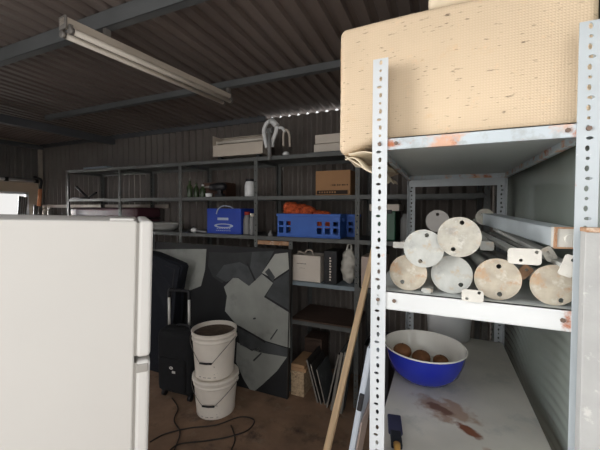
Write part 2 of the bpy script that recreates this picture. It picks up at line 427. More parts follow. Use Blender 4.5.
# purlins (C section) under the roof, long beams along the depth
def purlin(name, y, x0, x1, m='purlin', h=.062, d=.045):
    z = roof_z(y)-.002; mb = MB()
    mb.box(x0, x1, y-d/2, y-d/2+.004, z-h, z); mb.box(x0, x1, y-d/2, y+d/2, z-h, z-h+.004); mb.box(x0, x1, y-d/2, y+d/2, z-.004, z)
    struct(mb.build(name, m))
purlin('trim_2', 2.14, at(47, 120, Y=2.14).x, 1.2, h=.05); purlin('trim_3', 1.18, -6, 1.2, h=.085); purlin('trim_4', .2, -6, 1.2)
def along(name, x, z0, z1, m, w=.05):
    mb = MB(); mb.box(x-w/2, x+w/2, -.1, YB, z0, z1); struct(mb.build(name, m))
along('trim_5', -4.1, 2.46, 2.545, 'beam_dark', .06)
along('trim_6', XL+.05, 2.50, 2.56, 'purlin', .07)
mb = MB(); mb.box(XL+.002, XL+.04, -.1, YB-.01, 1.97, 2.03); struct(mb.build('trim_7', 'girt'))
mb = MB(); mb.box(XL+.01, -3.1, YB-.028, YB-.006, 1.60, 1.645); struct(mb.build('trim_8', 'girt'))
mb = MB(); mb.box(XL, -1.72, YB-.02, YB+.02, ZB-.03, ZB+.055); struct(mb.build('trim_9', 'beam_dark'))
mb = MB(); mb.box(XL+.004, XL+.05, YB-.06, YB-.012, 0, 2.5); struct(mb.build('trim_10', 'girt'))

# ------------------------------------------------------------------ fluorescent batten
p0 = at(62, 29, Z=2.45); p1 = at(229, 102, Z=2.45)
mid = (p0+p1)/2; ang = math.atan2((p1-p0).y, (p1-p0).x); L = (p1-p0).length
lf = thing('fluorescent_light', 'white twin-tube fluorescent batten fixed under the roof purlins', 'light', (mid.x, mid.y, 2.45), (0, 0, ang))
mb = MB(); mb.box(-L/2, L/2, -.026, .026, .015, .058, .006); mb.build('housing', 'lamp_body', lf)
for e in (-1, 1):
    mb = MB(); mb.box(min(e*L/2, e*(L/2-.01)), max(e*L/2, e*(L/2-.01)), -.03, .03, .002, .062, .003); mb.build('end_cap', 'grey_metal', lf)
for sy in (-.036, .036):
    mb = MB(); mb.tube([(-L/2+.03, sy, -.008), (L/2-.03, sy, -.008)], .0145, 14); tb = mb.build('tube', 'tube_white', lf)
    for e in (-1, 1):
        mb = MB(); mb.tube([(e*(L/2-.03), sy, -.008), (e*(L/2-.012), sy, -.008)], .0165, 14); mb.box(e*L/2-e*.02-.008, e*L/2-e*.02+.008, sy-.008, sy+.008, -.004, .02); mb.build('lampholder', 'grey_metal', tb)
zt = roof_z(mid.y)-.06
for yy in (1.18, 2.14):
    mb = MB()
    tt = (yy-mid.y)/math.sin(ang); zz = roof_z(yy)-(.085 if yy < 2 else .05)
    mb.box(tt-.015, tt+.015, -.012, .012, .055, zz-2.45, 0)
    mb.build('mounting_block', 'grey_metal', lf)

# ------------------------------------------------------------------ refrigerator
TH = R(23.6+27.5)
pc = at(150.5, 300, Z=1.6-.30); cz = 1.10
d = RM @ Vector(((150.5-300)/F, 0, -1)); corner = CAMP + d*cz
FT = R(1.7); fo = 1.25*math.sin(FT)
fr = thing('refrigerator', 'tall off-white two-door refrigerator seen from its plain side', 'refrigerator', (corner.x-fo*math.cos(TH), corner.y-fo*math.sin(TH), 0), (0, FT, TH))
# local: +x toward the door front (x=0 is the door face), +y across the front, faces -y toward us
FH, SPL = 1.555, 1.082
mb = MB(); mb.box(-.66, -.050, 0, .62, .05, FH, .006); mb.build('body', 'fridge', fr)
mb = MB(); mb.box(-.044, 0, 0.0, .62, SPL+.006, FH+.002, .012, 3); dr = mb.build('door', 'fridge_door', fr); dr['label'] = 'upper freezer door'
mb = MB(); mb.box(-.051, -.043, .006, .61, SPL+.012, FH-.006); mb.build('gasket', 'gasket', dr)
mb = MB(); mb.box(-.044, 0, 0.0, .62, .07, SPL-.006, .012, 3); dr = mb.build('door', 'fridge_door', fr); dr['label'] = 'lower door'
mb = MB(); mb.box(-.051, -.043, .006, .61, .08, SPL-.012); mb.build('gasket', 'gasket', dr)
mb = MB(); mb.box(-.044, -.006, -.0035, .03, SPL-.045, SPL-.016, .004); mb.build('handle_recess', 'gasket', dr)
mb = MB(); mb.box(-.13, -.06, .01, .06, FH-.002, FH+.008, .003); mb.build('hinge_cap', 'fridge_door', fr)
for (x, y) in ((-.1, .05), (-.1, .57), (-.6, .05), (-.6, .57)):
    mb = MB(); mb.lathe([(0, -.002-.0*x), (.02, -.002), (.02, .055), (0, .055)], 12, (x, y, .0 + x*math.tan(R(1.1))*0)); mb.build('foot', 'black', fr)

# ------------------------------------------------------------------ slotted angle shelving on the right
def slots(L, w, pitch=.0245, n=10, k0=0, y0=.012):
    hs = []; k = k0; z = y0
    while z < L-.008:
        t = k % 4
        if t == 0: hs.append(ell(w/2-.003, z, .0075, .0042, n))
        elif t == 2: hs.append(ell(w/2, z, .0042, .0042, n))
        else: hs.append(ell(w/2+.001, z, .0048, .0075, n))
        z += pitch; k += 1
    return hs
def slotted(name, parent, x, y, sx, sy, L, w, mname, t=.003, pitch=.0245, n=10, z0=0):
    """angle with its corner at (x,y), legs running along sx*X and sy*Y; real holes"""
    mb = MB(); nseg = max(1, round(L/.098))
    for i in range(nseg):
        l = L/nseg
        hs = slots(l, w, l/4 if pitch < .03 else l/2, n, 0, l/8 if pitch < .03 else l/4)
        fr1 = Matrix.Translation((x, y, z0+i*l)) @ Matrix(((sx, 0, 0, 0), (0, 0, sy, 0), (0, 1, 0, 0), (0, 0, 0, 1)))
        mb.plate([(0, 0), (w, 0), (w, l), (0, l)], hs, t, fr1)
        fr2 = Matrix.Translation((x, y, z0+i*l)) @ Matrix(((0, 0, sx, 0), (sy, 0, 0, 0), (0, 1, 0, 0), (0, 0, 0, 1)))
        mb.plate([(t, 0), (w, 0), (w, l), (t, l)], [h for h in hs], t, fr2)
    return mb.build(name, mname, parent)

UX0, UX1, UY0, UY1 = at(370.8, 300, Y=1.0).x, at(595.5, 300, Y=1.0).x, 1.0, 2.2
PW = .045
SZ = dict(low=.812, mid=1.348, top=1.815)
un = thing('shelving_unit', 'white slotted-angle shelving unit with rusty trays, nearest at right', 'shelf', (0, 0, 0))
o = slotted('post', un, UX0, UY0, 1, 1, 2.055, PW, 'post'); o['label'] = 'white front post on the left'
o = slotted('post', un, UX1, UY0, -1, 1, 2.055, PW, 'post_right'); o['label'] = 'grey front post on the right, rust-streaked'
slotted('post', un, UX0, UY1, 1, -1, 2.0, PW, 'post_rear'); slotted('post', un, UX1, UY1, -1, -1, 2.0, PW, 'post_rear')
def tray(z, lip, m, lbl, surf):
    mb = MB(); a, b, c, e = UX0+.004, UX1-.004, UY0+.004, UY1-.004
    mb.box(a, b, c, e, z-.003, z, m=0)
    mb.box(a, b, c, c+.003, z-lip, z, m=1); mb.box(a, b, e-.003, e, z-lip, z, m=1)
    mb.box(a, a+.003, c, e, z-lip, z, m=1); mb.box(b-.003, b, c, e, z-lip, z, m=1)
    mb.box(a, b, c, c+.018, z-lip, z-lip+.003, m=1); mb.box(a, a+.018, c, e, z-lip, z-lip+.003, m=1); mb.box(b-.018, b, c, e, z-lip, z-lip+.003, m=1)
    o = mb.build('shelf', [surf, m], un); o['label'] = lbl
    for (px, py, ax) in ((UX0+.022, UY0, 1), (UX1-.022, UY0, 1), (UX0+.07, UY0+.004, 1), (UX1-.062, UY0+.004, 1)):
        mb = MB(); mb.tube([(px, py+.001, z-lip/2), (px, py-.004, z-lip/2)], .006, 6); mb.build('bolt', 'bolt', o)
    return o
tray(SZ['top'], .036, 'tray_top', 'top tray with rusty front lip', 'tray_grey')
tray(SZ['mid'], .056, 'tray_lip', 'middle tray with white front lip', 'tray_grey')
tray(SZ['low'], .05, 'tray_lip', 'lower grey tray with a rust stain', 'board')
# bracing strip under the rear of the top tray
mb = MB()
mb.box(UX0+.01, UX1-.01, UY1-.03, UY1-.027, SZ['top']-.075, SZ['top']-.03); mb.build('brace', 'post_rear', un)

# grey sheet standing in front of the right post
pX = at(583.5, 300, Y=.945).x; pZ = at(592, 229, Y=.945).z
sh = thing('upright_panel', 'rough grey upright panel with a rusty top edge at the right post', 'panel', (pX, .945, 0))
mb = MB(); mb.box(0, .45, 0, .03, 0, pZ-.006, .002); mb.build('sheet', 'plate_grey', sh)
mb = MB(); mb.box(-.0, .45, -.004, .034, pZ-.008, pZ+.003, .002); mb.build('top_edge', 'rust', sh)

# ------------------------------------------------------------------ big woven box on the top tray
bz = SZ['top']+.001
bx0 = at(338, 90, Y=1.045).x; bx1 = .366; bh = .388
tr = thing('padded_trunk', 'large cream woven-covered padded box lying on the top tray', 'box', (bx0, 1.055, bz))
W = bx1-bx0
mb = MB()
vs = mb.box(0, W, 0, .95, 0, bh, .024, 5)
for k in range(6):
    xx = (UX0-bx0-.012)*(1-k/6)
    bmesh.ops.bisect_plane(mb.bm, geom=mb.bm.verts[:]+mb.bm.edges[:]+mb.bm.faces[:], plane_co=(xx, 0, 0), plane_no=(1, 0, 0))
for zz in (.06, .12, .2, .3):
    bmesh.ops.bisect_plane(mb.bm, geom=mb.bm.verts[:]+mb.bm.edges[:]+mb.bm.faces[:], plane_co=(0, 0, zz), plane_no=(0, 0, 1))
for xx in (.2, .3, .4, .5, .6):
    bmesh.ops.bisect_plane(mb.bm, geom=mb.bm.verts[:]+mb.bm.edges[:]+mb.bm.faces[:], plane_co=(xx, 0, 0), plane_no=(1, 0, 0))
for v in mb.bm.verts:
    k = max(0, (UX0-bx0-.01)-v.co.x)/(UX0-bx0)
    if v.co.z < .2: v.co.z -= .034*min(1, k*1.4)*(1-v.co.z/.2)
    v.co.y += .006*math.sin(v.co.x*9+v.co.z*6)-.003
mb.build('cover', 'foam', tr, smooth=True)
mb = MB(); yy = .0
mb.tube([(.008, .028, .03), (.004, .026, .1), (.003, .026, bh-.06), (.008, .028, bh-.02)], .005, 8)
mb.tube(smooth_path([(.004, .05, .0), (.002, .3, .02), (.002, .6, .02), (.004, .9, .02)], 4), .004, 6)
mb.build('piping', 'piping', tr)
pu = at(428, 12, Y=1.07).x
pd = thing('seat_pad', 'pale beige pad lying on top of the cream woven box', 'cushion', (pu, 1.066, bz+bh))
mb = MB(); mb.box(0, bx1-pu-.005, 0, .8, .002, .062, .024, 4); mb.build('cushion', 'tarp', pd, smooth=True)
mb = MB(); mb.tube([(.02, .001, .033), (.36, .001, .033)], .004, 6); mb.build('seam', 'piping', pd)

# folded sheet poking out beneath the box, hanging over the left edge of the tray
def flap(u, v):
    x = UX0-.003-.10*u*(1-.35*v); y = 1.06+.62*v
    z = SZ['top']-.042-.008*math.sin(u*7+v*5)-.055*(1-u)**1.5 + .006*math.sin(v*22)
    return Vector((x, y, z))
mb = MB(); mb.grid(flap, 12, 20)
mb.grid(lambda u, v: Vector((UX0-.004-.085*u*(1-.3*v), 1.05+.6*v, SZ['top']-.02-.018*(1-u)-.012*u+.005*math.sin(v*19+u*4))), 12, 20)
mb.grid(lambda u, v: flap(1-u if u > .5 else 1, v)+Vector((0, 0, .012 if u <= .5 else -.001)), 4, 20)
mb.T = Matrix.Identity(4)
for v in mb.bm.verts: v.co -= tr.location
o = mb.build('cover_flap', 'tarp', tr, smooth=True); o['label'] = 'crumpled cover flap hanging at the left end'
o.modifiers.new('s', 'SOLIDIFY').thickness = .004

# ------------------------------------------------------------------ steel posts with round plates on the middle tray
G_POST = 'galvanised posts stacked on the middle tray'
def round_post(cu, cv, y, rpx, holes, m, label, tilt=0.0, roll=0.0, L=1.0, dx=0.0, tr=.021):
    c = at(cu, cv, Y=y); r = abs(at(cu+rpx, cv, Y=y).x-at(cu-rpx, cv, Y=y).x)/2
    t = thing('steel_post', label, 'metal post', c, (tilt, 0, dx), G_POST)
    hs = [ell((hu)*r, (hv)*r, .0065, .0065, 10) for (hu, hv) in holes]
    mb = MB(); mb.plate(ell(0, 0, r, r, 40), hs, .006, FXZ); mb.build('base_plate', m, t)
    mb = MB(); mb.tube([(0, .0058, 0), (0, L, 0)], tr, 16); mb.build('tube', 'galv_clean', t)
    return t, r, c
TZ = SZ['mid']
specs = [
 (408, 273.5, 1.035, 18.7, ((-.3, -.55),), 'galv_rust', 'steel post whose tan-stained round plate is lowest at the left end'),
 (451.5, 273, 1.05, 21, ((.45, -.5),), 'galv_clean', 'steel post whose pale plate sits under the topmost plate on the tray'),
 (497.5, 281, 1.03, 24, ((.05, .62), (.1, -.72)), 'galv_rust', 'steel post whose round plate is in the middle of the bottom row'),
 (554, 287, 1.03, 25, ((.3, -.72),), 'galv_rust', 'steel post with rusty plate at the right end beside the right post'),
 (423.5, 248.5, 1.025, 20.3, ((.15, .7), (-.15, -.68)), 'galv_clean', 'steel post with pale grey round plate resting above the left-end plate'),
 (459, 237, 1.01, 22.3, ((.13, .72), (-.25, -.62)), 'galv', 'steel post whose round plate is the topmost of the pile'),
]
for i, (u, v, y, r, hs, m, lb) in enumerate(specs):
    c = at(u, v, Y=y); rr = abs(at(u+r, v, Y=y).x-at(u-r, v, Y=y).x)/2
    if i < 4:
        # plate rim and tube end both rest on the tray
        t, rr, c = round_post(u, v, y, r, hs, m, lb, tilt=-math.atan((rr-.021)/1.0), dx=R((-1, .5, 0, 2)[i]))
        t.location.z = TZ+rr+.001
    else:
        t, rr, c = round_post(u, v, y, r, hs, m, lb, tilt=R(-2.6 if i == 4 else -3.5), dx=R(-.5 if i == 4 else 1.5))
t, rr, c = round_post(437.5, 221, 1.42, 12, ((.0, .6),), 'grey_metal', 'steel post with a dark plate behind the topmost pale plate', L=.7, tilt=R(-4))
t, rr, c = round_post(485, 217, 1.75, 9.5, ((-.3, .3),), 'galv', 'steel post with a small plate at the back end of the square tube', L=.42, tilt=R(-5))

# square tube lying across the pile
a = at(567, 238, Y=1.04); b = at(489, 219, Y=1.72)
dv = b-a
st = thing('square_tube', 'blue-grey square steel tube with a rusty open end', 'metal tube', a, (0, 0, 0), None)
st.rotation_euler = dv.to_track_quat('Y', 'Z').to_euler()
L = dv.length; h = .026
mb = MB()
for (x0, x1, z0, z1) in ((-h, h, h-.003, h), (-h, h, -h, -h+.003), (-h, -h+.003, -h, h), (h-.003, h, -h, h)): mb.box(x0, x1, .02, L, z0, z1)
mb.build('tube', 'steel_blue', st)
mb = MB()
mb.plate([(-h-.001, -h-.001), (h+.001, -h-.001), (h+.001, h+.001), (-h-.001, h+.001)], [], .02, FXZ); mb.tube([(.006, .002, -.002), (.006, -.006, -.002)], .012, 14)
e = mb.build('end_cap', 'zinc_white', st); e['label'] = 'rust-edged white end cap'
mb = MB()
for (x0, x1, z0, z1) in ((-h-.002, h+.002, h-.002, h+.002), (-h-.002, h+.002, -h-.002, -h+.002), (-h-.002, -h+.004, -h, h)): mb.box(x0, x1, -.002, .004, z0, z1)
mb.build('rust_rim', 'rust', e)

# flat bars with drilled end plates
G_BAR = 'flat bars on the middle tray'
def flat_bar(u, v, y, wpx, hpx, holes, label, m='zinc_white', back=None, bw=.012, L=.8, roll=0, bup=0):
    c = at(u, v, Y=y); w = wpx*(at(u+1, v, Y=y).x-at(u, v, Y=y).x); hh = hpx*abs(at(u, v+1, Y=y).z-c.z)
    t = thing('flat_bar', label, 'metal bar', c, (0, 0, 0), G_BAR)
    bk = Vector(back) if back else c+Vector((0, L, -.02))
    q = bk-c
    fm = Matrix.Rotation(roll, 4, 'Y') @ FXZ
    mb = MB(); mb.plate(rrect(-w/2, w/2, -hh/2, hh/2, min(w, hh)*.2), [ell(hx*w, hz*hh, .0045, .0045, 10) for hx, hz in holes], .005, fm); mb.build('end_plate', m, t)
    rot = q.to_track_quat('Y', 'Z').to_matrix().to_4x4()
    mb = MB(); mb.T = rot; mb.box(-.016, .016, .004, q.length, -bw/2+bup, bw/2+bup, .002); mb.build('bar', 'galv_clean', t)
    return t
flat_bar(524.5, 256.5, 1.02, 34, 16, ((.36, .3), (-.1, -.25)), 'flat bar with white two-hole end plate under the square tube', back=at(478, 232, Y=1.7))
flat_bar(472.5, 296, .992, 22, 12, ((.3, .3), (-.25, -.25)), 'flat bar with small white end plate on the tray lip before the round plates', back=(.10, 1.8, TZ+.012), bup=TZ+.0095-at(472.5, 296, Y=.992).z)
flat_bar(569, 266, 1.012, 15, 22, ((.1, .3),), 'flat bar with bent white lug close to the right post', back=(.25, 1.9, TZ+.13), roll=R(18))
flat_bar(524.5, 272, 1.07, 12, 14, ((0, .2),), 'flat bar with rusty lug left of the rusty right-end plate', m='rust', back=(.2, 1.85, TZ+.03), roll=R(40))
flat_bar(549, 254, 1.08, 12, 14, ((0, .1),), 'flat bar with scuffed grey lug between the two white lugs', m='galv', back=at(497, 229, Y=1.6), roll=R(-30))
flat_bar(487, 246, 1.16, 14, 9, (), 'flat bar with plain blunt end beside the topmost round plate', m='galv_clean', back=at(470, 226, Y=1.8))
flat_bar(399, 245, 1.22, 12, 6, (), 'flat bar sticking out left of the upper-left round plate', m='zinc_white', back=(at(425, 250, Y=1.3).x, 1.5, TZ+.14), bw=.01)
flat_bar(427, 291, 1.02, 8, 5, (), 'flat bar with a small blunt end between two lower-left plates', m='galv_clean', back=(-.02, 1.6, TZ+.012), bw=.01)

# ------------------------------------------------------------------ on the lower tray
LZ = SZ['low']
bc = at(427, 381, Z=LZ)
bw = thing('enamel_bowl', 'blue enamel bowl with white inside on the lower tray', 'bowl', (bc.x-.015, bc.y+.03, LZ+.001))
rb = .18; hb = .155
mb = MB(); mb.lathe([(0, .002), (.075, .002), (.085, 0), (.115, .014), (.15, .05), (.169, .1), (rb-.002, hb-.004)], 48); mb.build('outer_shell', 'blue_enamel', bw)
mb = MB(); mb.lathe([(rb-.004, hb-.004), (.165, .1), (.148, .06), (.115, .036), (.08, .03), (0, .03)], 48); mb.build('inner_shell', 'white_enamel', bw)
mb = MB(); mb.tube([(rb*math.cos(2*PI*k/48), rb*math.sin(2*PI*k/48), hb-.003) for k in range(48)], .0035, 8, closed=True); mb.build('rim', 'white_enamel', bw)
G_G = 'brown round fruits in the blue bowl'
bwc = bw.location
for i, (fx, fy, fz, r, lb) in enumerate(((-.1, .03, .094, .043, 'brown round dried fruit at the left in the blue bowl, beside the post'),
                                   (-.014, .03, .076, .044, 'brown round dried fruit, the largest one in the blue bowl'),
                                   (.072, .03, .075, .036, 'small brown dried fruit at the right in the blue bowl'))):
    c = bwc+Vector((fx, fy, fz))
    f = thing('dried_fruit', lb, 'fruit', c, (0, 0, i), G_G)
    mb = MB(); mb.ball((0, 0, 0), r*1.0, r*.95, r*.78, 20, jit=.02); mb.build('skin', 'gourd', f)
    mb = MB(); mb.tube([(0, 0, r*.75), (.001, .001, r*.86)], .003, 6); mb.build('stem', 'brown_box', f)
# white pail
pc = at(448.5, 338, Z=LZ)
pl = thing('white_pail', 'plain white plastic pail behind the blue bowl on the lower tray', 'bucket', (pc.x, pc.y+.04, LZ+.001))
rr = .118
mb = MB(); mb.lathe([(0, .0), (rr, .0), (rr+.022, .30), (rr+.018, .30), (rr-.004, .006), (0, .006)], 36); mb.build('body', 'plastic_white', pl)
mb = MB(); mb.tube([((rr+.023)*math.cos(2*PI*k/36), (rr+.023)*math.sin(2*PI*k/36), .297) for k in range(36)], .005, 6, closed=True); mb.build('rim', 'plastic_white', pl)
mb = MB(); mb.tube([((rr+.014)*math.cos(-PI+PI*k/20), (rr+.014)*math.sin(-PI+PI*k/20)-.004, .28-.07*math.sin(PI*k/20)) for k in range(21)], .002, 6); mb.build('handle', 'wire', pl)
# paint brush
p = at(394, 418, Z=LZ); q = at(397, 452, Z=LZ)
br = thing('paint_brush', 'navy paint brush with a yellow wooden handle on the lower tray by the left post', 'brush', (p.x, p.y, LZ+.0015))
br.rotation_euler = (0, 0, math.atan2(q.y-p.y, q.x-p.x))
mb = MB(); mb.box(0, .1, -.024, .024, .001, .014, .004); mb.build('bristles', 'brush_navy', br)
mb = MB(); mb.box(.095, .165, -.018, .018, 0, .018, .004); mb.build('ferrule', 'navy_cloth', br)
mb = MB(); mb.lathe([(0, .155), (.012, .16), (.010, .18), (.010, .2), (.011, .24), (.007, .255), (0, .257)], 16); b_ = mb.build('handle', 'brush_handle', br)
b_.rotation_euler = (0, PI/2, 0); b_.location = (0, 0, .0135)

# ------------------------------------------------------------------ long grey rack along the back wall
RY0, RY1 = 2.5, 2.97
PX = [-4.24, -3.31, -2.42, -1.53, -.60, .29]
LV = [1.352, 1.71, 2.062]
rk = thing('steel_rack', 'long grey slotted steel rack along the back wall', 'shelf', (0, 0, 0))
for i, x in enumerate(PX):
    hp = 2.062
    slotted('post', rk, x-.018, RY0, 1, 1, hp, .036, 'rack', t=.003, pitch=.05, n=8)
    slotted('post', rk, x-.018, RY1, 1, -1, hp, .036, 'rack', t=.003, pitch=.05, n=8)
def rshelf(x0, x1, z, m='rack', lip=.034, y1=RY1):
    mb = MB()
    mb.box(x0, x1, RY0+.003, y1-.003, z-.003, z); mb.box(x0, x1, RY0+.003, RY0+.006, z-lip, z); mb.box(x0, x1, y1-.006, y1-.003, z-lip, z)
    mb.box(x0, x1, RY0+.003, RY0+.02, z-lip, z-lip+.003)
    mb.box(x0, x0+.003, RY0+.003, y1-.003, z-lip, z); mb.box(x1-.003, x1, RY0+.003, y1-.003, z-lip, z)
    return mb.build('shelf', m, rk)
for i in range(5):
    for z in LV: rshelf(PX[i]-.017, PX[i+1]-.019, z)
LX = at(290.5, 300, Y=2.5).x
slotted('post', rk, LX-.018, RY0, 1, 1, 1.352-.036, .036, 'rack', t=.003, pitch=.05, n=8)
slotted('post', rk, LX-.018, RY1, 1, -1, 1.352-.036, .036, 'rack', t=.003, pitch=.05, n=8)
Z4 = at(322, 284, Y=2.5).z; Z5 = at(322, 324.5, Y=2.5).z; Z4b = Z4
rshelf(LX-.017, PX[4]-.019, Z4, 'rack_light'); rshelf(LX-.017, PX[4]-.019, Z5)
mb = MB(); mb.box(LX-.0, PX[4]-.022, RY0+.008, RY1-.01, Z5, Z5+.012); o = mb.build('shelf_board', 'brown_wood', rk); o['label'] = 'dark brown wooden board on the lowest shelf'
rshelf(PX[4]-.017, PX[5]-.019, Z4)
mb = MB(); mb.box(PX[3]+.02, LX-.02, RY0+.002, RY0+.02, 1.352-.075, 1.352-.04); o = mb.build('brace', 'rust', rk); o['label'] = 'rust-brown strip under the shelf'
L3, L2, L1 = LV
def X_(u, y): return at(u, 220, Y=y).x
def Z_(u, v, y): return at(u, v, Y=y).z

# --- top level
y = 2.56
x0, x1 = X_(213, y), X_(263, y); zt = Z_(238, 133.5, y)
lb = thing('light_housing', 'long white metal lamp housing lying on top of the back rack', 'lamp housing', (x0, y, L1), (0, 0, 0))
W = x1-x0; H = zt-L1
mb = MB(); mb.box(0, W, 0, .16, .035, .04); mb.box(0, W, 0, .004, .035, H*.62); mb.box(0, W, .156, .16, .035, H); mb.box(0, .004, 0, .16, .035, H); mb.box(W-.004, W, 0, .16, .035, H)
mb.box(0, W, .12, .16, H-.004, H); mb.build('trough', 'lamp_body', lb)
for k in (.12, .88):
    mb = MB(); mb.box(W*k-.02, W*k+.02, .02, .14, 0, .036); mb.build('foot', 'black', lb)
mb = MB(); mb.tube([(.02, .05, H*.75), (W-.02, .05, H*.75)], .014, 10)
for k in (0.012, W-.025): mb.box(k, k+.014, .036, .064, .036, H*.82)
mb.build('tube', 'tube_white', lb)
# pipe trap clamped over the shelf
def P(u, v, yy=2.52): return at(u, v, Y=yy)
pt = thing('pipe_trap', 'white curved plastic pipe hooked over the front edge of the top shelf', 'pipe', P(269, 152))
o0 = P(269, 152)
mb = MB(); mb.tube(smooth_path([P(u, v)-o0 for u, v in ((267, 148), (265, 139), (264, 130), (267, 123), (272, 121), (276, 125), (276, 132), (273, 140), (272, 147))], 6), .018, 12); mb.build('bend', 'plastic_white', pt)
mb = MB(); mb.tube([P(271, 120, 2.51)-o0, P(277, 126, 2.51)-o0], .026, 12); mb.build('collar', 'plastic_white', pt)
mb = MB(); mb.tube([P(269, 130, 2.482)-o0, P(269.5, 160, 2.482)-o0], .016, 12); mb.tube([P(267, 131, 2.49)-o0, P(272, 130, 2.49)-o0], .022, 12); mb.build('tail_pipe', 'jug_grey', pt)
tp = thing('tap_fitting', 'small white arched tap fitting standing right of the white pipe', 'tap', (P(286, 151, 2.53).x, 2.53, L1+.001))
c0 = Vector((P(286, 151, 2.53).x, 2.53, L1))
mb = MB(); mb.tube(smooth_path([P(u, v, 2.53)-c0 for u, v in ((279, 128), (282, 128), (285, 132))], 5), .013, 10); mb.build('spout', 'plastic_white', tp)
mb = MB(); mb.tube(smooth_path([P(u, v, 2.53)-c0 for u, v in ((283.5, 146), (283.5, 134), (286, 130), (289, 134), (290, 147))], 5), .010, 10); mb.build('arch', 'lamp_body', tp)
mb = MB(); mb.lathe([(0, 0), (.03, 0), (.03, .018), (.02, .03), (0, .03)], 18); mb.build('base', 'plastic_white', tp)
G_TB = 'pale boards on top of the back rack'
yy = 2.58
x0 = X_(313.5, yy); z0 = L1+.012; zt = Z_(328, 133.5, yy)
for i, lb_ in enumerate(('thick pale board lying flat, lower one of two on the rack top', 'thick pale board lying flat, upper one of two on the rack top')):
    mb = MB(); hh = (zt-z0)/2; mb.box(0, .62, 0, .3, 0, hh-.004, .003)
    simple('pale_board', mb, 'box_white', lb_, 'board', (x0+.01*i, yy, z0+i*hh), group=G_TB)
mb = MB(); mb.box(0, .75, 0, .36, 0, .011, .002)
simple('thin_board', mb, 'grey_board', 'thin grey board beneath the thick pale boards on the rack top', 'board', (X_(306, 2.53), 2.53, L1+.0005))
mb = MB(); mb.box(0, .42, 0, .09, 0, .028, .002)
simple('grey_plank', mb, 'rack_light', 'short grey plank lying on the rack top near the far left corner', 'board', (X_(84, 2.54), 2.54, L1+.0005))

# --- second level
def jar(name, label, cat, u, y, z, r, h, m, capm, neck=.4, capr=None, group=None):
    t = thing(name, label, cat, (X_(u, y), y, z+.0008), (0, 0, 0), group)
    mb = MB(); mb.lathe([(0, 0), (r*.95, 0), (r, .006), (r, h*.62), (r*neck*1.2, h*.8), (r*neck, h*.84), (r*neck, h*.88), (0, h*.88)], 24); mb.build('body', m, t)
    cr = capr or r*neck*1.2
    mb = MB(); mb.lathe([(0, h*.86), (cr, h*.86), (cr, h), (0, h)], 18); mb.build('cap', capm, t)
    return t
jar('white_bottle', 'white bottle with a black cap standing on the second shelf by the post', 'bottle', 250, 2.58, L2, .05, .165, 'plastic_white', 'black', .72)
mb = MB(); mb.box(0, .024, 0, .03, 0, .11)
G_GB = 'green bottles on the second shelf'
for i, (u, yy, lb_) in enumerate(((190, 2.6, 'green bottle farthest left on the second shelf'), (196.5, 2.66, 'green bottle second from the left on the second shelf'), (203, 2.6, 'green bottle third from the left, in front of the brown box'))):
    jar('green_bottle', lb_, 'bottle', u, yy, L2, .03, .17-.02*i, 'bottle_green', 'plastic_white' if i == 2 else 'bottle_green', .35, group=G_GB)
mb = MB(); mb.box(0, .3, 0, .18, 0, .16, .004)
simple('brown_box', mb, 'brown_box', 'dark brown box behind the green bottles on the second shelf', 'box', (X_(203, 2.75), 2.75, L2+.0005))
t = thing('power_drill', 'black power tool lying on the second shelf left of the white bottle', 'tool', (X_(219, 2.58), 2.57, L2+.001))
mb = MB(); mb.tube([(-.09, 0, .1), (-.02, 0, .1), (.07, 0, .1), (.09, 0, .1)], [.03, .04, .04, .02], 14); mb.build('motor_body', 'black', t)
mb = MB(); mb.box(.0, .045, -.022, .022, .02, .085, .006); mb.box(-.02, .065, -.03, .03, 0.001, .03, .006); mb.build('grip', 'black', t)
mb = MB(); mb.tube([(-.17, 0, .1), (-.09, 0, .1)], [.006, .018], 10); mb.build('chuck', 'grey_metal', t)
mb = MB(); mb.lathe([(0, 0), (.03, 0), (.034, .035), (.03, .035), (.026, .004), (0, .004)], 18)
simple('small_cup', mb, 'plastic_white', 'small white cup on the second shelf in front of the black tool', 'cup', (X_(209, 2.535), 2.535, L2+.0005), smooth=True)
# cardboard carton
yy = 2.6; x0, x1 = X_(315.5, yy), X_(350, yy); hh = Z_(330, 170.5, yy)-L2
cb = thing('cardboard_carton', 'brown cardboard carton with a black printed band on the second shelf', 'box', (x0, yy, L2))
W = x1-x0
mb = MB(); mb.box(0, W, 0, .25, .0005, hh, .003); bo = mb.build('carton', 'carton', cb)
mb = MB(); mb.box(.04*W, .93*W, -.0012, .001, .012, .045)
for k in range(11): mb.box(W*(.45+.045*k), W*(.45+.045*k+(.03 if k % 3 else .012)), -.0012, .001, hh*.39, hh*.39+.012)
mb.build('printing', 'carton_print', cb)
mb = MB()
for k in range(7): mb.box(W*(.1+.075*k), W*(.1+.075*k+.045), -.002, .0, .022, .036)
mb.build('label_lettering', 'carton', cb)
mb = MB(); mb.box(0.0, W, .115, .135, hh-.001, hh+.0008); mb.build('tape', 'tan', cb)

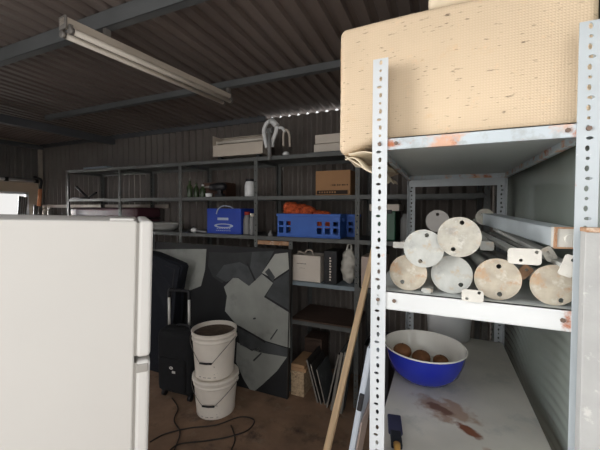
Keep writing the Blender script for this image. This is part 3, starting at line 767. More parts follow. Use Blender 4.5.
# --- third level
# blue printed carton
yy = 2.55; x0, x1 = X_(207, yy), X_(241, yy); hh = Z_(224, 208.5, yy)-L3; W = x1-x0
bb = thing('blue_carton', 'royal blue printed carton with a pale strap handle on the third shelf', 'box', (x0, yy, L3))
mb = MB(); mb.box(0, W, 0, .25, .0005, hh, .003); mb.build('carton', 'blue_box', bb)
mb = MB(); mb.tube(smooth_path([(W*.3, -.006, hh*.78), (W*.36, -.008, hh*.98), (W*.45, .02, hh*1.1), (W*.58, .05, hh*1.08), (W*.64, .08, hh)], 6), .006, 8); mb.build('strap', 'print_pale', bb)
mb = MB(); mb.box(W*.32, W*.64, -.0012, .001, hh*.54, hh*.64)
mb.plate(ell(W*.5, hh*.32, W*.28, hh*.09, 24), [ell(W*.5, hh*.32, W*.2, hh*.05, 24)], .002, Matrix.Translation((0, -.0012, 0)) @ FXZ)
for k in range(6): mb.box(W*(.3+.07*k), W*(.3+.07*k+.045), -.0012, .001, hh*.2, hh*.225)
for k in range(8): mb.box(W*(.28+.055*k), W*(.28+.055*k+.035), -.0012, .001, hh*.12, hh*.14)
mb.build('printing', 'print_pale', bb)
jar('grey_jerrycan', 'grey plastic bottle with a red cap right of the blue carton', 'bottle', 247.2, 2.6, L3, .038, .215, 'jug_grey', 'red_cap', .6)
jar('slim_bottle', 'slim grey bottle squeezed between the grey bottle and the rack post', 'bottle', 252.2, 2.56, L3, .024, .2, 'jug_grey', 'box_white', .7)
# blue crate with netting
def crate(x0, yy, W, D, H, label):
    t = thing('plastic_crate', label, 'crate', (x0, yy, L3+.0005), (0, 0, 0), 'blue plastic crates on the third shelf')
    def wall(w, wf=False):
        hs = []
        n = 8 if w > .4 else 5
        for k in range(n):
            cx = w*(k+.5)/n
            if wf and 2 <= k <= 4: continue
            for (za, zb) in ((.16, .42), (.5, .68)): hs.append(rrect(cx-w/n*.3, cx+w/n*.3, H*za, H*zb, .004, 2))
        return hs
    out = lambda w: [(0, 0), (w, 0), (w, H), (0, H)]
    mb = MB(); mb.plate(out(W), wall(W, True), .006, FXZ); mb.box(-.006, W+.006, -.008, 0, H-.022, H, .002); mb.box(-.004, W+.004, -.004, 0, 0, .012, .001); mb.build('side_wall', 'blue_crate', t)
    mb = MB(); mb.plate(out(W), wall(W), .006, Matrix.Translation((0, D-.006, 0)) @ FXZ); mb.box(-.006, W+.006, D, D+.008, H-.022, H, .002); mb.build('side_wall', 'blue_crate', t)
    for xx in (0, W-.006):
        mb = MB(); mb.plate([(.006, 0), (D-.006, 0), (D-.006, H), (.006, H)], [rrect(D*.35, D*.65, H*.68, H*.84, .01, 3)]+wall(D)[:0], .006, Matrix.Translation((xx, 0, 0)) @ FYZ); mb.build('end_wall', 'blue_crate', t)
    mb = MB(); mb.box(.004, W-.004, .004, D-.004, .003, .009); mb.build('base', 'blue_crate', t)
    return t
yy = 2.535; x0, x1 = X_(277.5, yy), X_(340, yy); hh = Z_(310, 214, yy)-L3; W = x1-x0
crate(x0, yy, W, .2, hh, 'blue slatted plastic crate in front, holding orange netting')
crate(x0+.07, yy+.22, W, .19, hh*.97, 'blue slatted plastic crate behind the one with orange netting')
nb = thing('orange_netting', 'heap of orange netting bulging over the top of the front blue crate', 'netting', (x0, yy, L3+.01))
mb = MB()
for k in range(26):
    t_ = random.random(); xx = W*(.12+.66*t_); hgt = hh*(1.42-.42*t_)
    mb.ball((xx, .1+random.uniform(-.035, .035), hgt*random.uniform(.75, .93)), .06, .05, .04, 10, jit=.25)
for k in range(6): mb.ball((W*(.2+.11*k), .1, hh*.6), .06, .05, hh*.3, 10, jit=.1)
bmesh.ops.transform(mb.bm, matrix=Matrix.Identity(4), verts=mb.bm.verts[:])
mb.build('net_heap', 'orange_net', nb, smooth=True)
mb = MB()
for k in range(5):
    pts = [(W*(.1+.14*k+.03*math.sin(j+k)), .045+.03*j/5*1.2, hh*(1.05-.05*k*.8+.08*math.sin(PI*j/6))) for j in range(7)]
    mb.tube(smooth_path(pts, 3), .006, 6)
mb.build('draw_cord', 'orange_net', nb)
mb = MB(); mb.lathe([(0, 0), (.022, 0), (.02, .02), (.008, .035), (.008, .05), (0, .052)], 14)
simple('small_funnel', mb, 'jug_grey', 'tiny grey funnel-shaped fitting left of the front blue crate', 'fitting', (X_(270.5, 2.53), 2.53, L3+.0005), smooth=True)
t = thing('hand_shower', 'small white hand shower lying on the third shelf left of the blue carton', 'shower head', (X_(194, 2.54), 2.54, L3))
mb = MB(); mb.ball((0, 0, .026), .035, .03, .025, 16); mb.build('head', 'plastic_white', t)
mb = MB(); mb.tube([(.025, 0, .024), (.08, 0, .016), (.15, .01, .012)], [.014, .011, .011], 10); mb.build('handle', 'jug_grey', t)
mb = MB(); mb.tube(smooth_path([(X_(186, 2.56)-X_(194, 2.54)+.0, .03, .008), (-.1, .05, .03), (-.06, .06, .06), (-.03, .05, .03), (-.015, .02, .026)], 5), .006, 8); mb.build('hose', 'black', t)
# white basin
yy = 2.66; xc = X_(163, yy)
t = thing('wash_basin', 'wide shallow pale grey dish on the third shelf behind the refrigerator', 'dish', (xc, yy, L3+.001))
mb = MB(); mb.lathe([(0, 0), (.12, 0), (.16, .02), (.235, .075), (.25, .085), (.25, .09), (.225, .08), (.15, .026), (0, .012)], 36, sx=1.1, sy=.55); mb.build('bowl', 'basin_grey', t)
mb = MB(); mb.lathe([(0, .0125), (.02, .0125), (.02, .0155), (0, .0155)], 14); mb.build('drain', 'grey_metal', t)
# maroon case
yy = 2.56; x0, x1 = X_(70, yy), X_(136, yy)
mc = thing('maroon_suitcase', 'maroon hard suitcase lying flat on the third shelf above the refrigerator top', 'suitcase', (x0, yy, L3+.001))
W = x1-x0; hh = Z_(85, 207.5, yy)-L3
mb = MB(); mb.box(0, W, 0, .36, .0, hh*.5-.004, .035, 4); mb.build('lower_shell', 'maroon', mc)
mb = MB(); mb.box(0, W, 0, .36, hh*.5+.004, hh, .035, 4); mb.build('upper_shell', 'maroon', mc)
mb = MB(); mb.box(.006, W-.006, .006, .354, hh*.5-.006, hh*.5+.006, .003); mb.build('zip_band', 'black', mc)
mb = MB(); mb.tube(smooth_path([(W*.42, .001, hh*.42), (W*.43, -.03, hh*.42), (W*.57, -.03, hh*.42), (W*.58, .001, hh*.42)], 5), .009, 8); mb.build('handle', 'black', mc)
# folded black stand on top of the case
o0 = at(88, 202, Y=2.6); o0.z = L2+.001
t = thing('folding_stand', 'black folding bracket standing open on the second shelf near the far left corner', 'bracket', o0)
tip = at(76.5, 187, Y=2.6)-o0
mb = MB(); mb.tube([Vector((0, 0, .014)), tip], .014, 8); mb.build('arm', 'black', t)
mb = MB(); mb.tube([Vector((-.3, 0, .012)), Vector((.02, 0, .012))], .012, 8); mb.build('leg', 'black', t)
mb = MB(); mb.tube([Vector((0, 0, .014)), Vector((.16, 0, .075))], .011, 8); mb.build('leg', 'black', t)
# green box with white lid, seen past the left front post
yy = 2.56; x0, x1 = X_(369, yy), X_(402, yy); hh = Z_(385, 204, yy)-L3
gb = thing('storage_box', 'dark green storage box with a white lid on the rack behind the left post', 'box', (x0, yy, L3))
W = x1-x0
mb = MB(); mb.box(.012, W-.05, .01, .3, .0005, hh-.055, .008); mb.build('tub', 'green', gb)
mb = MB(); mb.box(0, W-.02, 0, .31, hh-.055, hh, .008); mb.build('lid', 'box_white', gb)
mb = MB(); mb.box(W*.2, W*.7, -.006, .006, hh-.075, hh-.045, .003); mb.build('latch', 'black', gb)
mb = MB(); mb.lathe([(0, 0), (.036, 0), (.036, .17), (.02, .19), (.02, .21), (0, .21)], 20)
simple('grey_canister', mb, 'jug_grey', 'plain grey canister right of the green storage box', 'canister', (X_(404, 2.58)+.01, 2.58, L3+.0005), smooth=True)

# --- fourth level (behind the batten)
yy = 2.53; x0, x1 = X_(292.8, yy), X_(320.5, yy); hh = Z_(307, 255.5, yy)-Z4; W = x1-x0
wb = thing('white_carton', 'white carton with small print and a rope handle on the low shelf', 'box', (x0, yy, Z4))
mb = MB(); mb.box(0, W, 0, .2, .0005, hh, .003); mb.build('carton', 'box_white', wb)
mb = MB()
for k in range(7): mb.box(W*(.16+.05*k), W*(.16+.05*k+.035), -.001, .001, hh*.66, hh*.685)
for k in range(4): mb.box(W*(.26+.05*k), W*(.26+.05*k+.03), -.001, .001, hh*.5, hh*.512)
mb.build('printing', 'grey_mark', wb)
mb = MB(); mb.tube(smooth_path([(W*.1, .06, hh), (W*.16, .04, hh+.025), (W*.34, .05, hh+.002+.01)], 5), .006, 8)
mb.tube(smooth_path([(W*.32, .07, hh), (W*.42, .07, hh+.035), (W*.58, .07, hh+.035), (W*.66, .07, hh)], 5), .007, 8); mb.build('rope_handle', 'rope', wb)
x0, x1 = X_(324.5, yy), X_(337, yy); hb_ = Z_(331, 251, yy)-Z4; W = x1-x0
kb = thing('black_carton', 'black carton with pale vertical lettering right of the white carton', 'box', (x0, yy-.005, Z4))
mb = MB(); mb.box(0, W, 0, .2, .0005, hb_, .003); mb.build('carton', 'black', kb)
mb = MB()
for k in range(9): mb.box(W*.43, W*(.58 if k % 2 else .55), -.001, .001, hb_*(.1+.082*k), hb_*(.1+.082*k+.052))
mb.build('lettering', 'box_white', kb)
x0, x1 = X_(338.5, yy), X_(355.5, yy); hh = Z_(346, 247, yy)-Z4
pb = thing('polythene_bag', 'crumpled white polythene bag stuffed between the black carton and the post', 'bag', ((x0+x1)/2, yy+.08, Z4))
mb = MB(); rw = (x1-x0)/2
mb.ball((0, 0, hh*.47), rw*.92, .07, hh*.47, 56)
from mathutils import noise
for v in mb.bm.verts:
    d_ = Vector((v.co.x/rw, v.co.y/.07, (v.co.z-hh*.47)/(hh*.47)))
    q = v.co*22; k = 1+.28*(noise.noise(q)) + .22*abs(noise.noise(q*2.3+Vector((5, 1, 2)))) - .08
    v.co = Vector((max(-rw, min(rw, v.co.x*k*1.05)), v.co.y*k, max(.001, hh*.47+(v.co.z-hh*.47)*(.92+.08*k))))
mb.build('bag_body', 'bag_white', pb, smooth=True)
mb = MB(); mb.tube(smooth_path([(-rw*.2, -.02, hh*.9), (-rw*.1, -.01, hh*1.04), (rw*.2, 0, hh*1.04), (rw*.3, -.01, hh*.9)], 5), .008, 8); mb.build('tied_neck', 'bag_white', pb)
mb = MB(); x0 = X_(361.5, 2.53); x1 = X_(386, 2.53); hh = Z_(368, 257, 2.53)-Z4; mb.box(0, x1-x0, 0, .22, .0005, hh, .003)
o = simple('pink_carton', mb, 'box_pinkish', 'plain pale pinkish carton on the low shelf half hidden by the left post', 'box', (x0, 2.53, Z4))

# ------------------------------------------------------------------ painting leaning on the rack
yt, yb = 2.462, 2.385
def canvas_pt(u, v):   # meet of the sight line with the leaning canvas plane
    d = RM @ Vector(((u-300)/F, -(v-(225-SH))/F, -1))
    # plane through (y=yb,z=0) and (y=yt,z=1.27)
    k = (yt-yb)/1.27
    t_ = (yb+k*1.6)/(d.y-k*d.z) if False else (yb + k*1.6)/(d.y - k*d.z)
    p = CAMP + d*t_
    return p
tl, trp = canvas_pt(146, 247.5), canvas_pt(289.5, 250)
px0, px1 = -2.72, canvas_pt(288.5, 320).x
lean = math.atan((yt-yb)/1.27)
LH = trp.z/math.cos(lean)
pa = thing('canvas_painting', 'large black and grey abstract canvas leaning against the rack', 'painting', (px0, yb, 0), (-lean, 0, 0))
W = px1-px0
mb = MB(); mb.box(0, W, 0, .028, .0005, LH, .002); mb.build('canvas', 'paint_black', pa)
mb = MB(); mb.box(-.004, 0.0, -.003, .03, .0005, LH); mb.box(W, W+.01, -.004, .03, .0005, LH+.004); mb.box(0, W, -.001, .03, LH, LH+.004); mb.build('frame', 'canvas_edge', pa)
def cp(u, v):
    p = canvas_pt(u, v); return (p.x-px0, p.z/math.cos(lean))
def shape(pts, m, lift, mb):
    mb.plate([cp(*p) for p in pts], [], .0007, Matrix.Translation((0, -.0006-lift, 0)) @ FXZ, m)
mb = MB()
# pale block at upper left
shape([(130, 250), (181, 249), (206.5, 249), (205, 270), (201, 286), (188, 291), (173, 296), (176, 282), (180, 266), (165, 259), (140, 254)], 2, 0, mb)
shape([(130, 252), (152, 253), (181, 266), (174, 292), (172, 330), (130, 340)], 4, .0002, mb)
# dark grey upper middle
shape([(209, 252), (235, 253), (262, 251), (255, 262), (250, 268), (248, 285), (232, 276), (222, 283), (213, 277), (208, 266)], 0, 0, mb)
shape([(216, 276), (224, 265), (240, 262), (249, 267), (255, 279), (249, 286), (238, 277), (226, 282)], 1, .0002, mb)
shape([(252, 252), (274, 251), (262, 274), (256, 281), (250, 268)], 1, .0002, mb)
# the pale torso-like mass
shape([(224, 287), (233, 278), (238, 278), (249, 286), (262, 274), (273, 283), (264, 297), (290, 313), (290, 348), (266, 341), (236, 324), (225, 311), (227, 296)], 2, .0004, mb)
shape([(262, 273), (275, 254), (288, 252.5), (289, 269), (274, 279)], 3, .0006, mb)
shape([(265, 272), (269, 268), (275, 277), (273, 282)], 1, .0008, mb)
# dark right wedge and mid tones
shape([(274, 281), (289, 271), (289, 310), (266, 296)], 1, .0008, mb)
shape([(237, 327), (266, 342), (289, 349), (287, 357), (258, 352), (240, 345)], 1, .0006, mb)
shape([(237, 342), (252, 351), (259, 347), (263, 353), (287, 357), (277, 371), (262, 385), (252, 393), (244, 380), (236, 362)], 2, .0006, mb)
shape([(253, 360), (261, 352.5), (262, 353.5), (254, 361.5)], 0, .0012, mb)
shape([(238, 326), (240, 326), (266, 341), (265, 343)], 4, .0012, mb)
shape([(270, 339), (277, 329), (278, 329.6), (271, 340)], 0, .0012, mb)
shape([(247, 264), (248, 263), (256, 280), (254.5, 281)], 4, .0012, mb)
shape([(253, 318), (255.5, 317.3), (256, 319), (253.5, 319.5)], 0, .0012, mb)
mb.build('painted_shapes', ['paint_dark', 'paint_mid', 'paint_pale', 'paint_bright', 'paint_black'], pa)

# navy garment bag leaning in front of the canvas, left
def on_floor(u, v): return at(u, v, Z=0)
yy = 2.25
def G(u, v): p = at(u, v, Y=yy); return (p.x, p.z)
outl = [G(148, 252), G(152, 253.5), G(180, 264.5), G(181.5, 268), G(174, 292), G(172, 330), G(171, 360)]
zb0 = 0.0
xl = G(140, 252)[0]
gp = thing('garment_bag', 'navy blue fabric garment bag standing behind the black suitcase', 'bag', (xl, yy, 0))
pts = [(x-xl, z) for x, z in outl]
loop = [(0, .003), (G(172, 360)[0]-xl, .003)] + pts[::-1] + [(0, pts[0][1]+.01)]
mb = MB(); mb.prism(loop, .11, FXZ)
bmesh.ops.bevel(mb.bm, geom=[e for e in mb.bm.edges if abs(e.verts[0].co.y-e.verts[1].co.y) < 1e-4 and len(e.link_faces) == 2 and abs(e.link_faces[0].normal.dot(e.link_faces[1].normal)) < .3], offset=.018, segments=3, affect='EDGES')
mb.build('bag_body', 'navy_cloth', gp)
mb = MB(); k0, k1 = pts[1], pts[2]; mb.tube([(k0[0]+.02, -.004, k0[1]-.06), (k1[0]-.06, -.004, k1[1]-.05), (pts[5][0]-.06, -.004, pts[5][1])], .005, 6); mb.build('zip', 'black', gp)

# suitcase with raised handle
sc = on_floor(176, 402)
sz = sc.y
sp = thing('suitcase', 'black fabric trolley suitcase with its silver handle raised', 'suitcase', (sc.x, sc.y, 0), (0, 0, R(4)))
w0 = at(157, 390, Y=sc.y).x-sc.x; w1 = at(191.5, 390, Y=sc.y).x-sc.x-.012
hh = at(178, 331, Y=sc.y+.02).z
mb = MB(); mb.box(w0, w1, 0, .19, .045, hh, .06, 4); mb.build('body', 'black_cloth', sp)
mb = MB(); mb.box(w0+.05, w1-.05, -.025, .02, .09, hh*.62, .02, 3); pk = mb.build('front_pocket', 'black_cloth', sp)
mb = MB(); mb.plate(ell(0, 0, .018, .012, 14), [ell(0, 0, .009, .005, 10)], .003, Matrix.Translation(((w0+w1)/2+.005, -.029, hh*.5)) @ FXZ); mb.box((w0+w1)/2+.015, (w0+w1)/2+.045, -.029, -.024, hh*.43, hh*.46); mb.build('badge', 'silver', pk)
hy = .15
hb0, hb1 = at(171.3, 310, Y=sc.y+hy).x-sc.x, at(190, 310, Y=sc.y+hy).x-sc.x
hz = at(180, 291, Y=sc.y+hy).z; hz2 = at(180, 297.5, Y=sc.y+hy).z
hd = None
mb = MB()
mb.tube(smooth_path([(hb0, hy, hz2-.005), (hb0+.004, hy, hz-.002), (hb0+.03, hy, hz+.004), (hb1-.03, hy, hz+.008), (hb1-.004, hy, hz), (hb1, hy, hz2-.005)], 5), .014, 10); hd = mb.build('grip', 'black', sp)
for xx in (hb0, hb1):
    mb = MB(); mb.tube([(xx, hy, hh-.05), (xx, hy, hz2)], .011, 12); mb.build('handle_tube', 'silver', sp)
for xx in (w0+.05, w1-.05):
    for yy_ in (.05, .15):
        mb = MB(); mb.tube([(xx-.014, yy_, .026), (xx+.014, yy_, .026)], .026, 16); mb.box(xx-.018, xx+.018, yy_-.015, yy_+.015, .03, .06); mb.build('wheel', 'black', sp)
mb = MB(); mb.tube(smooth_path([(-.07, .1, hh-.005), (-.05, .1, hh+.02), (.05, .1, hh+.02), (.07, .1, hh-.005)], 5), .01, 8); mb.build('carry_handle', 'black', sp)

# ------------------------------------------------------------------ stacked buckets
bc = on_floor(216, 420)
def bucket(loc, rad, H, label, rot, lid, fill):
    t = thing('plastic_bucket', label, 'bucket', loc, (0, 0, rot), 'cream paint buckets stacked on the floor')
    rb_ = rad*.86
    prof = [(0, 0), (rb_, 0), (rb_+.002, .006)]
    for k in range(1, 8): prof.append((rb_+(rad-rb_)*k/9, H*k/9))
    zr = H*.80
    prof += [(rad*.975, zr), (rad*.975+.006, zr+.004), (rad*.98+.006, zr+.012), (rad*.98, zr+.016), (rad*.985, H*.9), (rad*.985+.006, H*.905), (rad*.99+.006, H*.93), (rad*.99, H*.935), (rad, H-.012), (rad+.006, H-.008), (rad+.006, H), (rad-.004, H), (rad*.94, H*.6), (rb_*.98, .008), (0, .008)]
    mb = MB(); mb.lathe(prof, 40); mb.build('body', 'bucket', t)
    # wire bail hanging down the front
    n = 24; pts = []
    for k in range(n+1):
        a_ = PI*k/n; dx_ = -math.cos(a_)
        pts.append(((rad+.012)*dx_, -(rad*.93)*math.sin(a_)-.012, H*.86-.45*H*min(1, (1-abs(dx_))/.74)))
    mb = MB(); mb.tube(pts, .0022, 6); h_ = mb.build('handle', 'wire', t)
    mid_ = pts[n//2]
    mb = MB(); mb.tube([Vector(pts[n//2-2])+Vector((0, -.002, 0)), Vector(mid_)+Vector((0, -.003, 0)), Vector(pts[n//2+2])+Vector((0, -.002, 0))], .007, 10); mb.build('grip', 'black', h_)
    for sx_ in (-1, 1):
        mb = MB(); mb.box(sx_*(rad+.004)-.007, sx_*(rad+.004)+.007, -.02, .02, H*.82, H*.9, .003); mb.build('ear', 'bucket', t)
    if lid:
        mb = MB(); mb.lathe([(0, H+.004), (rad*.93, H+.004), (rad*.95, H+.006), (rad+.01, H+.006), (rad+.012, H-.016), (rad+.008, H-.018)], 40); mb.build('lid', 'bucket', t)
    if fill:
        mb = MB(); mb.lathe([(0, H*.9), (rad*.5, H*.895), (rad*.96, H*.91)], 30); mb.build('contents', 'bucket_fill', t)
    mb = MB()
    for (ang_, za, zb, wd) in ((.35, .14, .17, .012), (.5, .16, .21, .010), (.6, .25, .28, .007), (-.25, .07, .078, .06), (.0, .07, .078, .06), (.25, .07, .078, .06)):
        rr_ = rb_+(rad-rb_)*za+.0012
        m_ = Matrix.Rotation(ang_, 4, 'Z') @ Matrix.Translation((0, -rr_+.003, 0))
        mb.T = m_; mb.box(-wd/2, wd/2, -.0015, 0, H*za, H*zb)
    mb.T = Matrix.Identity(4)
    mb.build('printed_marks', 'grey_mark', t)
    return t
rad = (at(236.5, 370, Y=bc.y).x-at(197, 370, Y=bc.y).x)/2*.93
hl = at(216, 371, Y=bc.y+rad*.8).z; hu = at(215, 326.5, Y=bc.y+rad*.8).z
print('BUCKET', bc, rad, hl, hu)
vd = Vector((bc.x, bc.y, 0)).normalized()*rad*.85; bcx, by = bc.x+vd.x, bc.y+vd.y
bucket((bcx, by, .002), rad, hl, 'cream plastic bucket at the bottom of the stack on the floor', R(19), True, False)
bucket((bcx-.012, by+.0, hl+.007), rad*1.0, hu-hl-.007, 'cream plastic bucket on top of the stack with dried brown residue inside', R(16), False, True)

# cable on the floor
cpts = [(150, 442), (165, 434), (190, 428), (216, 425), (240, 417), (254, 420), (248, 430), (228, 437), (205, 441), (180, 444), (168, 452), (160, 463)]
mb = MB(); P_ = [at(u, v, Z=.006) for u, v in cpts]
mb.tube(smooth_path(P_, 8), .0045, 8); o0 = None
ca = thing('power_cable', 'black power cable looped over the brown floor', 'cable', (0, 0, 0))
mb.build('lead', 'cable', ca)
mb = MB(); mb.tube(smooth_path([at(u, v, Z=.0065) for u, v in ((172, 398), (178, 408), (174, 420), (180, 432), (176, 446), (170, 460))], 8), .0045, 8); mb.build('lead', 'cable', ca)
mb = MB(); mb.tube(smooth_path([at(u, v, Z=.0065) for u, v in ((231, 425), (235, 440), (228, 455))], 8), .0045, 8); mb.build('lead', 'cable', ca)

# ------------------------------------------------------------------ leaning timber batten
a = Vector((-.655, 1.86, 0)); 
a = at(321.5, 474, Z=0); b = at(375.5, 243, Y=2.468)
dv = b-a
mb = MB(); mb.box(-.021, .021, -.011, .011, 0, dv.length+.02, .002)
o = simple('timber_batten', mb, 'pine', 'long narrow raw timber batten leaning against the back rack', 'timber', a+Vector((0, 0, .004)))
o.rotation_euler = dv.to_track_quat('Z', 'Y').to_euler()

# grey folded table leaning on the left side of the shelving unit
p1 = at(367, 350, Y=1.18); p2 = at(349, 450, Y=1.18)
dv = (p1-p2); k = p2.z/dv.z; base = p2-dv*k
Lh = (p1-base).length
ft = thing('folding_table', 'pale grey folded table leaning on the left side of the shelving unit', 'table', (base.x, 1.18, .01), (0, math.atan2(dv.x, dv.z), 0))
mb = MB(); mb.box(0, .022, 0, .28, .0, Lh, .005, 2); mb.build('tabletop', 'table_grey', ft)
hz_ = (at(362, 405, Y=1.17).z)/math.cos(math.atan2(dv.x, dv.z))
mb = MB(); mb.box(.004, .022, -.012, .006, hz_-.035, hz_+.03, .004); mb.build('carry_handle', 'black', ft)
mb = MB(); mb.box(.022, .028, .03, .25, .06, .78, .002); mb.build('folded_leg_frame', 'box_pinkish', ft)

# ------------------------------------------------------------------ clutter under the low shelf
G_BD = 'boards leaning under the low shelf'
def board(u_top, v_top, u_bot, v_bot, y, D, th, m, label, em='pale_edge', cat='board'):
    t0, b0 = at(u_top, v_top, Y=y), at(u_bot, v_bot, Y=y)
    b0.z = max(b0.z, .0); dv = t0-b0; ang_ = math.atan2(dv.x, dv.z)
    t = thing('leaning_board', label, cat, (b0.x, y, 0.001+abs(th*math.sin(ang_))*(1 if ang_ > 0 else 0)), (0, ang_, 0), G_BD)
    mb = MB(); mb.box(0, th, .004, D, 0, dv.length); mb.build('board', m, t)
    mb = MB(); mb.box(0, th, 0, .0045, 0, dv.length); mb.build('edge', em, t)
    return t
yy = 2.45
# woven box with tan boards on top
x0, x1 = X_(288.5, yy), X_(304, yy); hh = at(296, 374, Y=yy).z; LXp = LX+.02
x0 = LX+.024
wbk = thing('woven_box', 'small beige woven box on the floor at the right edge of the canvas', 'basket', (x0, yy+.01, 0))
mb = MB(); mb.box(0, x1-x0, 0, .26, .001, hh, .006); mb.build('basket_body', 'basket', wbk)
mb = MB(); mb.box(-.003, x1-x0+.003, -.003, .263, hh, hh+.02, .004); mb.build('lid', 'basket', wbk)
hz_ = hh+.021
G_TN = 'tan boards on the woven box'
for i, lb_ in enumerate(('tan board lying directly on the woven box', 'tan board on top of the small pile on the woven box')):
    mb = MB(); mb.box(0, x1-x0+.02*(1-i), 0, .26, 0, .028, .002)
    simple('tan_board', mb, 'tan', lb_, 'board', (x0-.0+.004*i, yy+.01, hz_+.03*i), group=G_TN)
# brown crate behind, pushed to the back
x0, x1 = LX+.03, X_(316, 2.72); z1_ = at(303, 338, Y=2.72).z
mb = MB(); mb.box(0, x1-x0+.05, 0, .2, .001, z1_, .004)
mb.box(.02, x1-x0+.03, -.006, 0, z1_*.55, z1_-.02); mb.box(.02, x1-x0+.03, -.006, 0, z1_*.1, z1_*.5)
simple('brown_crate', mb, 'brown_wood', 'dark brown wooden case at the back behind the woven box', 'box', (x0, 2.75, 0))
yy = 2.44
board(306, 356, 317, 399, yy, .3, .012, 'dark_board', 'dark board leaning left, first from the woven box')
board(310, 360, 320.5, 400, yy-.01, .3, .010, 'dark_board', 'dark board leaning left, second from the woven box')
board(316, 366, 324.5, 401, yy, .28, .010, 'grey_board', 'grey board leaning left, nearest the grey tiles')
board(317, 354, 321, 362, yy+.02, .01, .008, 'grey_board', 'x') if False else None
board(338, 350, 326, 403, yy-.03, .3, .012, 'dark_board', 'dark board leaning right, inner one against the grey tiles')
board(340.5, 346, 330, 404, yy-.05, .3, .022, 'grey_board', 'grey tile leaning right, first of the thick row')
board(344.5, 346, 334, 405, yy-.05, .3, .022, 'grey_board', 'grey tile leaning right, second of the thick row')
board(348, 350, 339, 406, yy-.06, .105, .022, 'grey_board', 'grey tile leaning right, third of the thick row')
# black slatted crate beside them
x0, x1 = X_(365, 2.4), X_(390, 2.4); hh = at(362, 345, Y=2.4).z
bk = thing('black_crate', 'tall black plastic crate on the floor behind the batten', 'crate', (x0, 2.4, .002))
W = x1-x0
mb = MB(); mb.plate([(0, 0), (W, 0), (W, hh), (0, hh)], [rrect(W*(.1+.22*i), W*(.1+.22*i+.12), hh*(.08+.3*j), hh*(.08+.3*j+.2), .006, 2) for i in range(4) for j in range(3)], .008, FXZ); mb.build('front_wall', 'black', bk)
mb = MB(); mb.box(0, .008, .008, .34, 0, hh); mb.box(W-.008, W, .008, .34, 0, hh); mb.box(0, W, .332, .34, 0, hh); mb.box(0, W, .008, .34, 0.002, .01); mb.build('body', 'black', bk)

# ------------------------------------------------------------------ things by the far window
# sill-level bench behind the fridge
bt = thing('work_bench', 'pale work bench below the window behind the refrigerator', 'bench', (0, 0, 0))
mb = MB(); mb.box(XL+.05, XL+.62, 1.3, 2.94, 1.27, 1.30); mb.build('worktop', 'cream_panel', bt)
for (x, y) in ((XL+.09, 1.34), (XL+.58, 1.34), (XL+.09, 2.88), (XL+.58, 2.88)):
    mb = MB(); mb.box(x-.025, x+.025, y-.025, y+.025, 0, 1.27); mb.build('leg', 'cream_panel', bt)
XW = XL+.16
G_LV = 'grey ribbed panels by the window'
def rib_panel(u0, u1, v0, v1, lean_px, label):
    X = XW
    A = at(u0, 217, X=X); B = at(u1, 217, X=X)
    zt_ = at((u0+u1)/2+lean_px, v0, X=X).z
    t = thing('ribbed_panel', label, 'panel', (X, A.y, 1.312), (R(-9), R(-10), 0), G_LV)
    w = B.y-A.y; h_ = zt_-1.30
    mb = MB(); mb.box(0, .012, 0, w, 0, h_); mb.build('sheet', 'steel_blue', t)
    mb = MB()
    for k in range(4): mb.tube([(.012, w*(.14+.24*k), .004), (.012, w*(.14+.24*k), h_-.004)], .008, 8)
    mb.build('ribs', 'grey_metal', t)
rib_panel(16, 25, 196, 218, 4, 'taller grey ribbed panel leaning by the bright window')
rib_panel(32, 40, 205, 218, 3, 'shorter grey ribbed panel under the orange handle near the window')
c = at(39, 204, X=XL+.30)
ot = thing('orange_tool', 'orange handled tool with a black head standing near the window corner', 'tool', (c.x, c.y, 1.30))
mb = MB(); mb.tube([(0, 0, 0), (.0, .0, at(39, 206, X=c.x).z-1.30)], .012, 10); mb.build('shaft', 'grey_metal', ot)
zz = at(38, 206, X=c.x).z-1.30; z2 = at(38, 189, X=c.x).z-1.30; z3 = at(38, 178, X=c.x).z-1.30
mb = MB(); mb.tube([(0, 0, zz), (0, .02, z2)], .026, 12); mb.build('grip', 'orange_tool', ot)
mb = MB(); mb.tube(smooth_path([(0, .02, z2), (0, .035, z3-.03), (0, -.02, z3), (0, -.06, z3+.01)], 4), .018, 10); mb.build('head', 'black', ot)
G_JR = 'small jars under the window corner'
for (u, yv, m_, lb_) in ((45.5, 2.86, 'girt', 'small pale jar left of the two on the bench by the corner'), (50.5, 2.9, 'grey_metal', 'small grey tin right of the two on the bench by the corner')):
    p_ = at(u, 212, X=XL+(.42 if u < 47 else .55)); X, yv = p_.x, p_.y
    t = thing('small_jar', lb_, 'jar', (X, yv, 1.30), group=G_JR)
    h_ = at(u, 207.5, X=X).z-1.30
    mb = MB(); mb.lathe([(0, .001), (.036, .001), (.038, .02), (.038, h_*.8), (.03, h_*.86), (0, h_*.86)], 18); mb.build('body', m_, t)
    mb = MB(); mb.lathe([(0, h_*.85), (.034, h_*.85), (.034, h_), (0, h_)], 18); mb.build('lid', m_, t)
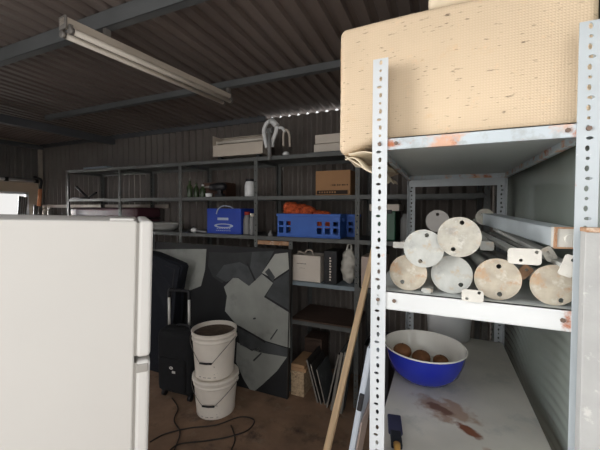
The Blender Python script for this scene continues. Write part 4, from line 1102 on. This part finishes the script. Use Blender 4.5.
# curtain rail
cr = thing('curtain_rail', 'white curtain rail with black brackets above the window', 'curtain rail', (XL+.06, 0, 0))
z_ = at(20, 180, X=XL+.06).z; ya = at(4, 180, X=XL+.06).y; yb_ = at(47, 180, X=XL+.06).y
yb_ = min(yb_, 2.93)
mb = MB(); mb.tube([(0, 1.3, z_), (0, yb_, z_)], .022, 12); mb.build('rail', 'plastic_white', cr)
for y_ in (at(6, 180, X=XL+.06).y, yb_-.02):
    mb = MB(); mb.box(-.058, .026, y_-.02, y_+.02, z_-.03, z_+.03); mb.build('bracket', 'black', cr)

# ------------------------------------------------------------------ light: overcast daylight through the open front and window
w = bpy.data.worlds.new('sky'); S.world = w; w.use_nodes = True
n = w.node_tree.nodes; l = w.node_tree.links; bg = n['Background']
tc = n.new('ShaderNodeTexCoord'); sp_ = n.new('ShaderNodeSeparateXYZ'); l.new(tc.outputs['Generated'], sp_.inputs[0])
rp = n.new('ShaderNodeValToRGB'); rp.color_ramp.elements[0].position = 0; rp.color_ramp.elements[1].position = .5
rp.color_ramp.elements[0].color = (1.0, .985, .96, 1); rp.color_ramp.elements[1].color = (.95, .97, 1.0, 1)
l.new(sp_.outputs['Z'], rp.inputs['Fac'])
dt = n.new('ShaderNodeVectorMath'); dt.operation = 'DOT_PRODUCT'; l.new(tc.outputs['Generated'], dt.inputs[0]); dt.inputs[1].default_value = Vector((-1, -.35, .15)).normalized()
mr = n.new('ShaderNodeMapRange'); mr.inputs['From Min'].default_value = .87; mr.inputs['From Max'].default_value = 1; mr.inputs['To Min'].default_value = 1; mr.inputs['To Max'].default_value = 24
l.new(dt.outputs['Value'], mr.inputs['Value'])
vs_ = n.new('ShaderNodeVectorMath'); vs_.operation = 'SCALE'; l.new(rp.outputs['Color'], vs_.inputs[0]); l.new(mr.outputs[0], vs_.inputs['Scale']); l.new(vs_.outputs[0], bg.inputs['Color'])
bg.inputs['Strength'].default_value = 1.15
sl = bpy.data.lights.new('hazy_sun', 'SUN'); so = bpy.data.objects.new('hazy_sun', sl); COL.objects.link(so)
sl.energy = 1.05; sl.angle = R(80); sl.color = (1, .97, .93)
so.rotation_euler = Vector((-.22, 1, -.16)).to_track_quat('-Z', 'Y').to_euler()

S.view_settings.view_transform = 'Standard'; S.view_settings.look = 'None'
S.view_settings.exposure = -0.06; S.view_settings.gamma = 1; S.view_settings.use_curve_mapping = False
S.cycles.use_denoising = True
S.cycles.max_bounces = 8; S.cycles.diffuse_bounces = 5; S.cycles.glossy_bounces = 4; S.cycles.transmission_bounces = 6
